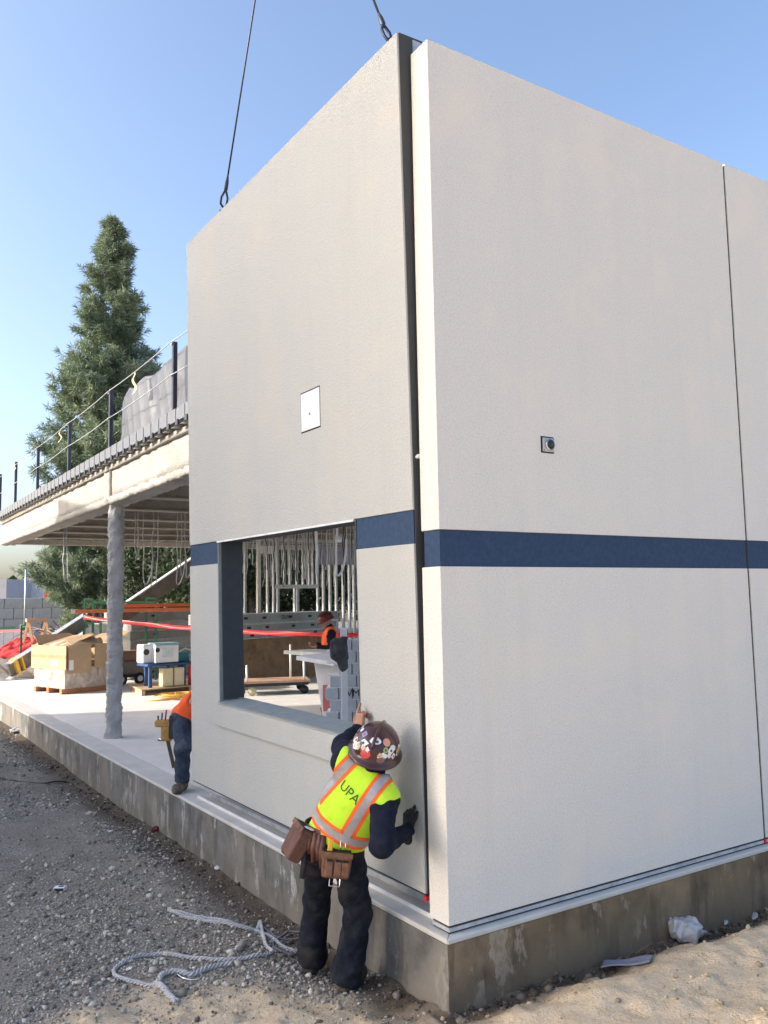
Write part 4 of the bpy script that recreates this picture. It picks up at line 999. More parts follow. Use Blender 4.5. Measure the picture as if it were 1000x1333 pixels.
# square yellowed jugs
for k, (u, lb) in enumerate(((0.62, 'square yellowed water jug under the blue table, nearer the column'), (0.88, 'square yellowed water jug under the right end of the blue table'))):
    t = empty('water_jug', on_pal(u, 0.25), lb, 'jug', 'water jugs under the blue table')
    MB().obox(on_pal(u, 0.25, 0.33), ex * 0.115, ey * 0.13, UZ * 0.20).build('body', M['jug'], t, bevel=0.03, seg=2)
    MB().tube([on_pal(u + 0.05, 0.25, 0.53), on_pal(u + 0.05, 0.25, 0.57)], 0.03, 10).build('cap', M['bluepl'], t)
    MB().tube([on_pal(u - 0.07, 0.25, 0.52), on_pal(u - 0.05, 0.25, 0.56), on_pal(u, 0.25, 0.56), on_pal(u + 0.02, 0.25, 0.52)], 0.012, 6).build('handle', M['jug'], t)
# right drink cooler
t = empty('drink_cooler', on_pal(1.5, 0.4), 'pale cooler with blue lid and teal base near the hanging panel', 'cooler')
MB().obox(on_pal(1.55, 0.35, 0.19), ex * 0.25, ey * 0.2, UZ * 0.06).build('base', M['teal'], t, bevel=0.01)
MB().obox(on_pal(1.55, 0.35, 0.42), ex * 0.24, ey * 0.19, UZ * 0.17).build('body', mat('clear_bin', (0.62, 0.63, 0.55), 0.35), t, bevel=0.02)
MB().obox(on_pal(1.55, 0.35, 0.66), ex * 0.24, ey * 0.19, UZ * 0.07).build('lid', mat('pale_blue2', (0.2, 0.36, 0.5), 0.5), t, bevel=0.02)
MB().tube([on_pal(1.45, 0.35, 0.73), on_pal(1.45, 0.35, 0.86)], 0.03, 8).build('bottle_neck', M['white'], t)
# extinguisher
t = empty('fire_extinguisher', on_pal(1.2, 0.2), 'small red fire extinguisher between the jugs and the drink cooler', 'extinguisher')
MB().tube([on_pal(1.2, 0.2, 0.12), on_pal(1.2, 0.2, 0.5), on_pal(1.2, 0.2, 0.54), on_pal(1.2, 0.2, 0.57)], [0.065, 0.065, 0.045, 0.02], 14).build('cylinder', mat('ext_red', (0.6, 0.02, 0.02), 0.35), t, True)
MB().tube([on_pal(1.2, 0.2, 0.57), on_pal(1.2, 0.2, 0.62), on_pal(1.13, 0.17, 0.65)], 0.016, 8).build('valve', M['darkpl'], t)
MB().tube([on_pal(1.21, 0.2, 0.6), on_pal(1.29, 0.2, 0.56), on_pal(1.28, 0.18, 0.3)], 0.011, 6).build('hose', M['darkpl'], t)
# white hose arched over the table
o = MB().tube([on_pal(0.95, 0.4, 0.85), on_pal(1.1, 0.4, 0.92), on_pal(1.3, 0.38, 0.86), on_pal(1.42, 0.36, 0.7), on_pal(1.3, 0.3, 0.63), on_pal(1.22, 0.3, 0.7), on_pal(1.18, 0.26, 0.5), on_pal(1.25, 0.2, 0.4)], 0.014, 7).build('hose', M['white'], None, True); tag(o, 'white hose arching down between the two coolers', 'hose')
o = MB().tube([on_pal(1.05, 0.6, 0.12), on_pal(1.05, 0.6, 0.75)], 0.05, 8).build('dark_bottle', M['darkpl'], None, True); tag(o, 'dark upright bottle beside the red fire extinguisher', 'bottle')
# wheeled box (pressure washer like)
p = base_at(172, 890); t = empty('wheeled_compressor', p, 'grey and brown compressor box on small wheels behind the column', 'compressor')
MB().obox(p + UZ * 0.40 - ex * 0.15, ex * 0.32, ey * 0.25, UZ * 0.16).build('body', mat('comp_grey', (0.22, 0.2, 0.19), 0.5), t, bevel=0.02)
MB().obox(p + UZ * 0.68 - ex * 0.15, ex * 0.31, ey * 0.24, UZ * 0.12).build('hood', mat('comp_brown', (0.30, 0.17, 0.13), 0.5), t, bevel=0.03)
MB().obox(p + UZ * 0.21 - ex * 0.15, ex * 0.34, ey * 0.27, UZ * 0.03).build('chassis', M['darkpl'], t)
for sx in (-0.38, 0.08):
    wv = MB().tube([p + ex * sx - ey * 0.30 + UZ * 0.14, p + ex * sx - ey * 0.24 + UZ * 0.14], 0.14, 18).build('wheel', M['darkpl'], t, True)
    MB().tube([p + ex * sx - ey * 0.303 + UZ * 0.14, p + ex * sx - ey * 0.29 + UZ * 0.14], 0.07, 14).build('rim', M['white'], wv)
# yellow cord heap
mb = MB(); p = base_at(236, 909); pts = []
for k in range(260):
    a = k * 0.34; r_ = 0.16 + 0.2 * math.sin(k * 0.11) ** 2
    pts.append(p + np.array([math.cos(a) * r_ * 1.3 + 0.1 * math.sin(k * .05), math.sin(a) * r_, 0.018 + 0.06 * abs(math.sin(k * 0.07)) + 0.03 * rng.uniform()]))
pts += [p + np.array([-0.3 - 0.1 * i, -0.12 - 0.06 * math.sin(i), 0.012]) for i in range(5)]
o = mb.tube(pts, 0.011, 6).build('yellow_cord', mat('cord_yellow', (0.75, 0.42, 0.08), 0.5), None, True); tag(o, 'heaped yellow cord on the slab in front of the pallet', 'cord')

# ---- red barrier tape sagging across the slab
ta, tb = ad(109, 803.5, 18.5), ad(500, 827, 15.2)
def tapef(u, v):
    p = ta * (1 - u) + tb * u; z = -0.35 * 4 * u * (1 - u) * 0.28
    tw = 0.6 * math.sin(u * 22)
    return p + UZ * (z + (v - 0.5) * 0.085 * math.cos(tw)) + FY * (v - 0.5) * 0.085 * math.sin(tw)
o = grid_obj('barrier_tape', tapef, 120, 3, M['redtape'], thick=0.001); tag(o, 'long red barrier tape strung across the slab behind the column', 'tape')

# ---- metal stud wall at the far end of the slab
sw = empty('stud_wall', ad(400, 800, 20.8), 'galvanised metal stud wall under the far end of the deck', 'stud wall')
SY = 15.9
M['stud'] = mat('stud_zinc', (0.36, 0.38, 0.4), 0.5, 0.6, var=0.25, vs_=10)
def stud(px, y0, y1, w_=0.05, m=None):
    x = ay(px, y0, SY)[0]; z1 = ay(px, y0, SY)[2]; z0 = ay(px, y1, SY)[2]
    mb = MB(); mb.box(x - w_ / 2, x + w_ / 2, SY - 0.003, SY, z0, z1)
    mb.box(x - w_ / 2, x - w_ / 2 + 0.004, SY + 0.0005, SY + 0.09, z0, z1); mb.box(x + w_ / 2 - 0.004, x + w_ / 2, SY + 0.0005, SY + 0.09, z0, z1)
    mb.build('stud', m, sw)
for px, y0, y1 in ((312, 706, 860), (320, 706, 860), (349, 706, 860), (357, 704, 860), (362.5, 704, 860), (371, 704, 762), (378, 704, 762), (387, 704, 762), (395, 704, 762), (403, 704, 762), (408, 704, 762),
                   (414, 704, 860), (421.5, 704, 860), (430, 704, 860), (438, 704, 860), (447, 704, 860), (455, 704, 860), (461, 704, 860), (468, 704, 860), (476, 704, 860)):
    stud(px, y0, y1, 0.046 if y1 > 800 else 0.034, M['stud'])
for px in (384.5, 388.5): stud(px, 763, 860, 0.045, M['stud'])
for (pa, pb2, yy, hh) in ((357, 414, 763.5, 0.10), (305, 490, 704, 0.09)):
    p, q = ay(pa, yy, SY), ay(pb2, yy, SY); zc = (p[2] + q[2]) / 2
    MB().box(p[0], q[0], SY - 0.008, SY - 0.0035, zc - hh / 2, zc + hh / 2).build('track', M['galv'] if hh > 0.095 else M['galv_dull'], sw)
p, q = ay(414, 735, SY - 0.1), ay(466, 711, SY - 0.1)
o = MB().box(p[0], q[0], SY - 0.11, SY - 0.095, p[2], q[2]).build('wall_board', mat('board_bluegrey', (0.36, 0.39, 0.47), 0.8)); tag(o, 'blue-grey sheathing board fixed to the upper studs', 'board')
p, q = ay(335, 706, SY - 0.4), ay(339.5, 830, SY - 0.4)
o = MB().box(p[0], q[0], SY - 0.42, SY - 0.32, -0.003, 3.5).build('white_post', mat('white_post_paint', (0.7, 0.7, 0.7), 0.7)); tag(o, 'slim white post in front of the metal studs', 'post')
p, q = ay(339, 721, SY - 0.3), ay(357, 711, SY - 0.3)
o = MB().box(p[0], q[0], SY - 0.31, SY - 0.29, p[2], q[2]).build('white_board', M['white']); tag(o, 'small white board beside the slim white post', 'board')
p = ad(441, 701, 17); t = empty('work_lamp', p, 'round white lamp housing hung under the deck', 'lamp')
MB().tube([p - UZ * 0.07, p - UZ * 0.03, p + UZ * 0.05, p + UZ * 0.08], [0.05, 0.11, 0.11, 0.04], 14).build('housing', M['white'], t, True); MB().tube([p + UZ * 0.08, p * np.array([1, 1, 0]) + UZ * 3.55], 0.008, 6).build('stem', M['wire'], t)

# ---- hanger wires and cords dangling from the deck
def wire(px, py0, py1, D, seed, loop=False, r_=0.009, m=None, nm='hanger_wire', lb='', cat='wire', grp=None):
    r2 = random.Random(seed)
    top = ad(px, py0, D); top2 = top.copy(); top2[2] = 3.60
    bot = ad(px + r2.uniform(-2, 2), py1, D)
    pts = [top2]
    for k in range(1, 9):
        s = k / 8; p = top2 * (1 - s) + bot * s + RX * 0.018 * r2.uniform(-1, 1) + FY * 0.018 * r2.uniform(-1, 1); pts.append(p)
    if loop:
        for k in range(1, 7):
            a = math.pi * k / 6; pts.append(bot + RX * 0.10 * (1 - math.cos(a)) * 0.8 - UZ * 0.12 * math.sin(a) + UZ * 0.5 * (k / 6) ** 2)
    o = MB().tube(pts, r_, 5).build(nm, m or M['wire'], None, True); return tag(o, lb, cat, grp)
wp = [(316, 755), (319, 742), (323, 748), (328, 735), (346, 742), (351, 757), (358, 745), (368, 752), (371, 764), (375, 748), (378, 756), (381, 742), (386, 757), (390, 746), (394, 752), (398, 764), (401, 740), (404, 752), (407, 745), (412, 748), (418, 752), (427, 742), (434, 758), (440, 752), (446, 762), (451, 745), (457, 752), (462, 748)]
r5 = random.Random(5)
wp += [(r5.uniform(313, 466), r5.uniform(728, 766)) for _ in range(22)]
for i, (px, y1) in enumerate(wp):
    wire(px, 700, y1, 14 + 2.5 * random.random(), 100 + i, False, 0.007 if i % 3 else 0.011, M['wire'] if i % 4 else M['post'], lb='thin hanger wire dangling from the deck, seen through the window opening', grp='hanger wires in the window opening')
o = wire(411, 690, 748, 12.5, 900, False, 0.022, M['white'], 'white_cable', 'thick white cable hanging in the window opening in front of the studs', 'cable')
o = wire(438, 690, 745, 12.8, 901, True, 0.018, M['white'], 'white_cable', 'looped white cable hanging near the right end of the window opening', 'cable')
for i, (px, y0, y1, lp) in enumerate(((176, 712, 730, 0), (179, 712, 727, 0), (186, 712, 757, 1), (199, 690, 765, 0), (206, 681, 757, 0), (231, 705, 757, 1), (236, 712, 750, 0), (241, 712, 748, 1))):
    wire(px, y0, y1, 15.0, 300 + i, bool(lp), 0.011, M['wire'], 'dangling_cord', 'pale cord dangling from the deck between the column and the hanging panel', 'cord', 'cords under the deck')
for px, lb in ((83, 'left one of two thin rods hanging under the deck before the pine'), (86.5, 'right one of two thin rods hanging under the deck before the pine')):
    wire(px, 705, 757, 17.5, int(px), False, 0.014, M['galv_dull'], 'ceiling_rod', lb, 'rod', 'rods under the deck')

# ---- platform dolly seen through the window
dw = base_at(333, 911); t = empty('platform_dolly', dw, 'flat platform dolly with upright stakes, seen through the window', 'dolly')
da, db = base_at(306, 907), base_at(404, 903); du = unit((db - da)[None])[0]; dv = np.array([-du[1], du[0], 0]);
if dv @ FY < 0: dv = -dv
Ld = np.linalg.norm(db - da)
MB().obox(da + du * Ld / 2 + dv * 0.4 + UZ * 0.27, du * Ld / 2, dv * 0.42, UZ * 0.022).build('deck_board', mat('dolly_board', (0.5, 0.31, 0.22), 0.8), t)
MB().obox(da + du * Ld / 2 + dv * 0.4 + UZ * 0.215, du * (Ld / 2 - 0.03), dv * 0.38, UZ * 0.032).build('frame', M['darkpl'], t)
for u, v in ((0.12, 0.03), (Ld - 0.12, 0.03), (0.12, 0.75), (Ld - 0.12, 0.75), (0.35, 0.03)):
    wv = MB().tube([da + du * u + dv * (v - 0.025) + UZ * 0.09, da + du * u + dv * (v + 0.025) + UZ * 0.09], 0.09, 14).build('wheel', M['darkpl'] if u != 0.35 else M['jug'], t, True)
for u, v, h in ((0.24, 0.02, 0.36), (Ld - 0.12, 0.06, 0.46), (Ld - 0.33, 0.78, 0.72)):
    MB().tube([da + du * u + dv * v + UZ * 0.25, da + du * u + dv * v + UZ * (0.27 + h)], 0.024, 8).build('stake', M['flash'], t, True)

# ---- trestle board, tapered bin, wrapped block stack and jacket by the window
p = ad(420, 848, 12.2)
t = empty('work_board', p * np.array([1, 1, 0]), 'pale plank table top standing beyond the window opening', 'table')
pa, pb2 = ad(390, 848, 12.4), ad(448, 852, 11.2)
MB().bar(pa, pb2, 0.5, 0.05).build('table_top', mat('pale_board', (0.62, 0.6, 0.55), 0.7), t)
for s in (0.55, 0.95):
    q = pa * (1 - s) + pb2 * s; MB().bar(q - UZ * 0.03, q * np.array([1, 1, 0]) + UZ * 0.003, 0.05, 0.05, FY).build('leg', M['wood'], t)
bn = az(444, 938, 0); t = empty('rubbish_bin', bn, 'white tapered plastic bin by the worker beyond the window', 'bin')
bd = 10.6
tl, tr_, bl_, br_ = ad(408, 858, bd), ad(452, 866, bd - 0.3), ad(428, 942, bd), ad(452, 944, bd - 0.3)
dep = FY * 0.55
M['binw'] = mat('bin_plastic', (0.66, 0.63, 0.62), 0.4, var=0.12, vs_=5)
zb = 0.01
bl_[2] = br_[2] = zb
MB().add([bl_, br_, br_ + dep * 0.8, bl_ + dep * 0.8, tl, tr_, tr_ + dep, tl + dep], [(0, 3, 2, 1), (4, 5, 6, 7), (0, 1, 5, 4), (1, 2, 6, 5), (2, 3, 7, 6), (3, 0, 4, 7)]).build('body', M['binw'], t, bevel=0.02)
MB().bar(tl - RX * 0.05 + FY * 0.25 + UZ * 0.02, tr_ + FY * 0.25 + UZ * 0.02, 0.62, 0.05).build('rim', M['white'], t)
MB().obox((tl * 0.62 + bl_ * 0.38) * 0.6 + (tr_ * 0.62 + br_ * 0.38) * 0.4 - FY * 0.02, RX * 0.09, FY * 0.006, UZ * 0.16).build('red_panel', mat('bin_red', (0.6, 0.2, 0.19), 0.5), t)
M['wrapblock'] = mat('grey_carton', (0.46, 0.50, 0.55), 0.7, var=0.12, vs_=6)
bk0 = ad(436, 946, 9.7); bk0[2] = 0; t = empty('block_stack', bk0, 'stack of grey wrapped blocks just behind the window opening', 'block stack')
ztop = ad(460, 832, 9.6)[2]; nrow = 11; hb = ztop / nrow
for r0 in range(nrow):
    for c_ in range(3):
        q = bk0 + RX * (-0.02 + 0.155 * c_ + 0.05 * (r0 % 2)) + UZ * (hb * (r0 + 0.5))
        if r0 > 7 and c_ == 0: continue
        MB().obox(q, RX * 0.072, FY * 0.15, UZ * (hb / 2 - 0.007)).build('block', M['wrapblock'], t, bevel=0.006)
    if r0: MB().obox(bk0 + RX * 0.16 + UZ * hb * r0, RX * 0.24, FY * 0.14, UZ * 0.0065).build('white_joint', M['white'], t)
text_on('block_marking', 'VM', bk0 + RX * 0.22 + UZ * hb * 6.5 - FY * 0.15, RX, UZ, 0.11, M['black'], parent=t, off=0.004)
pp_ = ad(449, 944, 9.3); pp_[2] = 0
o = MB().obox(pp_ + UZ * ad(449, 818, 9.3)[2] / 2, RX * 0.035, FY * 0.03, UZ * ad(449, 818, 9.3)[2] / 2).build('white_upright', M['white'], bevel=0.006); tag(o, 'narrow white upright post in front of the grey block stack', 'post')
o = MB().obox(ad(432, 941, 10.2) + UZ * 0.1, RX * 0.03, FY * 0.03, UZ * 0.16).build('orange_cone', M['orange']); tag(o, 'small orange marker beside the foot of the bin', 'marker')
# ================================================================== PEOPLE
def surf_nets(f, lo, hi, h):
    lo = np.asarray(lo, float); hi = np.asarray(hi, float)
    n = np.ceil((hi - lo) / h).astype(int) + 1
    ax_ = [lo[i] + h * np.arange(n[i]) for i in range(3)]
    G = np.stack(np.meshgrid(*ax_, indexing='ij'), -1)
    V = f(G.reshape(-1, 3)).reshape(n)
    S = V < 0
    c = [S[i:n[0] - 1 + i, j:n[1] - 1 + j, k:n[2] - 1 + k] for i in (0, 1) for j in (0, 1) for k in (0, 1)]
    cnt = sum(a.astype(np.int8) for a in c); mask = (cnt > 0) & (cnt < 8)
    idx = -np.ones(mask.shape, int); I = np.argwhere(mask); idx[mask] = np.arange(len(I))
    acc = np.zeros((len(I), 3)); num = np.zeros(len(I))
    for axd in range(3):
        for o1 in (0, 1):
            for o2 in (0, 1):
                off = [0, 0, 0]; oth = [q for q in range(3) if q != axd]; off[oth[0]] = o1; off[oth[1]] = o2
                a = I + off; b = a.copy(); b[:, axd] += 1
                va = V[a[:, 0], a[:, 1], a[:, 2]]; vb = V[b[:, 0], b[:, 1], b[:, 2]]
                k = (va < 0) != (vb < 0)
                t = np.where(k, va / (va - vb + 1e-12), 0)
                p = a.astype(float); p[:, axd] += t
                acc[k] += p[k]; num[k] += 1
    P = lo + h * acc / num[:, None]
    Fs = []
    for axd in range(3):
        oth = [q for q in range(3) if q != axd]
        sl0 = [slice(None)] * 3; sl1 = [slice(None)] * 3
        sl0[axd] = slice(0, -1); sl1[axd] = slice(1, None)
        a, b = S[tuple(sl0)], S[tuple(sl1)]
        E = np.argwhere(a != b); inside = a[a != b]
        ok = (E[:, oth[0]] > 0) & (E[:, oth[1]] > 0) & (E[:, oth[0]] < n[oth[0]] - 1) & (E[:, oth[1]] < n[oth[1]] - 1)
        E, inside = E[ok], inside[ok]
        q = []
        for d1, d2 in ((-1, -1), (0, -1), (0, 0), (-1, 0)):
            e = E.copy(); e[:, oth[0]] += d1; e[:, oth[1]] += d2; q.append(idx[e[:, 0], e[:, 1], e[:, 2]])
        q = np.stack(q, -1)
        flip = inside if axd != 1 else ~inside
        q[~flip] = q[~flip][:, ::-1]
        Fs.append(q)
    return P, np.concatenate(Fs)
def rcone(p, a, b, r1, r2, sq=None):
    a, b = np.asarray(a, float), np.asarray(b, float); ba = b - a
    t = np.clip(((p - a) @ ba) / (ba @ ba), 0, 1)
    return np.linalg.norm(p - a - t[:, None] * ba, axis=1) - (r1 + (r2 - r1) * t)
def ellip(p, c, Rr, axes):
    q = ((p - np.asarray(c)) @ np.asarray(axes).T) / np.asarray(Rr); k = np.linalg.norm(q, axis=1)
    return (k - 1) * min(Rr) * (0.5 + 0.5 * np.clip(k, 0, 2))
def rbox(p, c, hb_, axes, r):
    q = np.abs((p - np.asarray(c)) @ np.asarray(axes).T) - (np.asarray(hb_) - r)
    return np.linalg.norm(np.maximum(q, 0), axis=1) + np.minimum(q.max(1), 0) - r
def smin(a, b, k):
    h = np.clip(0.5 + 0.5 * (b - a) / k, 0, 1); return b * (1 - h) + a * h - k * h * (1 - h)
def sminl(ds, k):
    r_ = ds[0]
    for d in ds[1:]: r_ = smin(r_, d, k)
    return r_
def wrinkle(p, amp, seed):
    """soft swells plus sharper creases"""
    r2 = np.random.default_rng(seed); s = 0
    for k in range(5):
        d = r2.normal(size=3); d /= np.linalg.norm(d)
        s = s + 0.7 * np.sin(p @ d * r2.uniform(22, 45) + r2.uniform(0, 6) + 1.3 * np.sin(p @ r2.normal(size=3) * 12))
    for k in range(7):
        d = r2.normal(size=3); d[2] = np.sign(d[2]) * (abs(d[2]) + 1.2); d /= np.linalg.norm(d)
        ph = p @ d * r2.uniform(18, 42) + r2.uniform(0, 6) + 1.8 * np.sin(p @ r2.normal(size=3) * 9)
        mask = 0.5 + 0.5 * np.sin(p @ r2.normal(size=3) * 8 + r2.uniform(0, 6))
        s = s + 2.2 * mask * (np.abs(np.sin(ph)) ** 0.7 - 0.62)
    return -amp * s / 4.2
def frame(up, fwd):
    up = np.asarray(up, float) / np.linalg.norm(up); fwd = np.asarray(fwd, float); fwd = fwd - up * (fwd @ up); fwd /= np.linalg.norm(fwd)
    left = np.cross(up, fwd); return left, fwd, up           # axes: left, forward, up
def sdf_obj(name, f, pts, pad, h, m, parent):
    pts = np.array(pts); P, F = surf_nets(f, pts.min(0) - pad, pts.max(0) + pad, h)
    return fast_mesh(name, P, F, m, parent, True)
def hand_sdf(wrist, fdir, palm_n, side, curl, thumb=(0.5, 0.75), k=1.0):
    """fdir: wrist->knuckles, palm_n: direction the palm faces, side=+1 left hand; curl: per finger bend in radians (index..little)"""
    wrist = np.asarray(wrist, float); fd = np.asarray(fdir, float) / np.linalg.norm(fdir)
    pn = np.asarray(palm_n, float); pn = pn - fd * (pn @ fd); pn /= np.linalg.norm(pn)
    th = np.cross(fd, pn) * side                              # towards the thumb
    ax3 = np.stack([fd, th, pn])
    kn = wrist + fd * 0.088 * k; segs = []
    for i, (off, L) in enumerate(((0.032, 0.072), (0.010, 0.080), (-0.012, 0.074), (-0.033, 0.058))):
        p = kn + th * off * k; a = 0.15
        for s, q in ((0.48, 1.0), (0.30, 1.2), (0.24, 0.9)):
            a += curl[i] * q * 0.5
            d = fd * math.cos(a) + pn * math.sin(a); p2 = p + d * L * s * k; r_ = 0.0092 * k * (1 - 0.1 * i * 0.5)
            segs.append((p, p2, r_, r_ * 0.93)); p = p2
    tb = wrist + fd * 0.025 * k + th * 0.034 * k
    td = unit((fd * thumb[0] + th * thumb[1] + pn * 0.35)[None])[0]; t1 = tb + td * 0.042 * k; td2 = unit((td + fd * 0.55)[None])[0]
    segs += [(tb, t1, 0.0135 * k, 0.011 * k), (t1, t1 + td2 * 0.032 * k, 0.011 * k, 0.0095 * k)]
    pc = wrist + fd * 0.050 * k
    def f(p):
        d = rbox(p, pc, (0.046 * k, 0.041 * k, 0.0145 * k), ax3, 0.013 * k)
        d = smin(d, rcone(p, wrist - fd * 0.06 * k, wrist + fd * 0.02 * k, 0.026 * k, 0.027 * k), 0.02)
        for s in segs: d = smin(d, rcone(p, *s), 0.006)
        return d
    pts = [wrist - fd * 0.07 * k, wrist + th * 0.05] + [s[1] for s in segs] + [wrist - th * 0.05]
    return f, pts
def head_sdf(c, up, fwd):
    l, fw, u = frame(up, fwd); A3 = np.stack([l, fw, u]); c = np.asarray(c, float)
    def f(p):
        d = ellip(p, c + u * 0.02, (0.075, 0.096, 0.108), A3)
        d = smin(d, ellip(p, c + fw * 0.035 - u * 0.055, (0.055, 0.058, 0.062), A3), 0.04)              # jaw
        d = smin(d, rcone(p, c + fw * 0.092 + u * 0.012, c + fw * 0.112 - u * 0.026, 0.010, 0.016), 0.012)   # nose
        d = smin(d, rcone(p, c + fw * 0.09 - u * 0.06 + l * 0.02, c + fw * 0.09 - u * 0.06 - l * 0.02, 0.008, 0.008), 0.012)   # lips
        d = smin(d, rcone(p, c + fw * 0.088 + u * 0.035 + l * 0.045, c + fw * 0.088 + u * 0.035 - l * 0.045, 0.012, 0.012), 0.02)  # brow
        for s in (-1, 1):
            d = smin(d, ellip(p, c + l * s * 0.078 - fw * 0.005, (0.012, 0.02, 0.032), A3), 0.008)       # ears
            d = -smin(-d, np.linalg.norm(p - (c + fw * 0.094 + l * s * 0.032 + u * 0.014), axis=1) - 0.014, 0.012)   # eye sockets
        return d
    return f
M['navy'] = mat('navy_fleece', (0.012, 0.015, 0.029), 0.95, var=0.35, vs_=24, bmp=0.4, bs=150, spec=0.15)
M['jeans_dark'] = mat('dark_trousers', (0.013, 0.016, 0.025), 0.92, var=0.45, vs_=14, bmp=0.35, bs=200, spec=0.12, dirt=(0.04, 0.038, 0.037))
M['jeans'] = mat('blue_jeans', (0.028, 0.042, 0.07), 0.9, var=0.4, vs_=16, bmp=0.35, bs=200, dirt=(0.09, 0.10, 0.12))
M['hivis'] = mat('hivis_lime', (0.50, 0.80, 0.03), 0.8, var=0.08, vs_=20, bmp=0.2, bs=300)
M['hivis_or'] = mat('hivis_orange', (0.95, 0.14, 0.03), 0.8, var=0.08, vs_=20)
M['reflect'] = mat('reflective_tape', (0.36, 0.36, 0.38), 0.45, 0.3, var=0.12, vs_=30)
M['helmet'] = mat('helmet_brown', (0.055, 0.018, 0.018), 0.22, var=0.25, vs_=9, spec=0.6)
M['boot'] = mat('boot_leather', (0.10, 0.075, 0.06), 0.8, var=0.35, vs_=18, dirt=(0.28, 0.24, 0.19))
M['glove'] = mat('dark_glove', (0.02, 0.02, 0.022), 0.85, var=0.4, vs_=30)

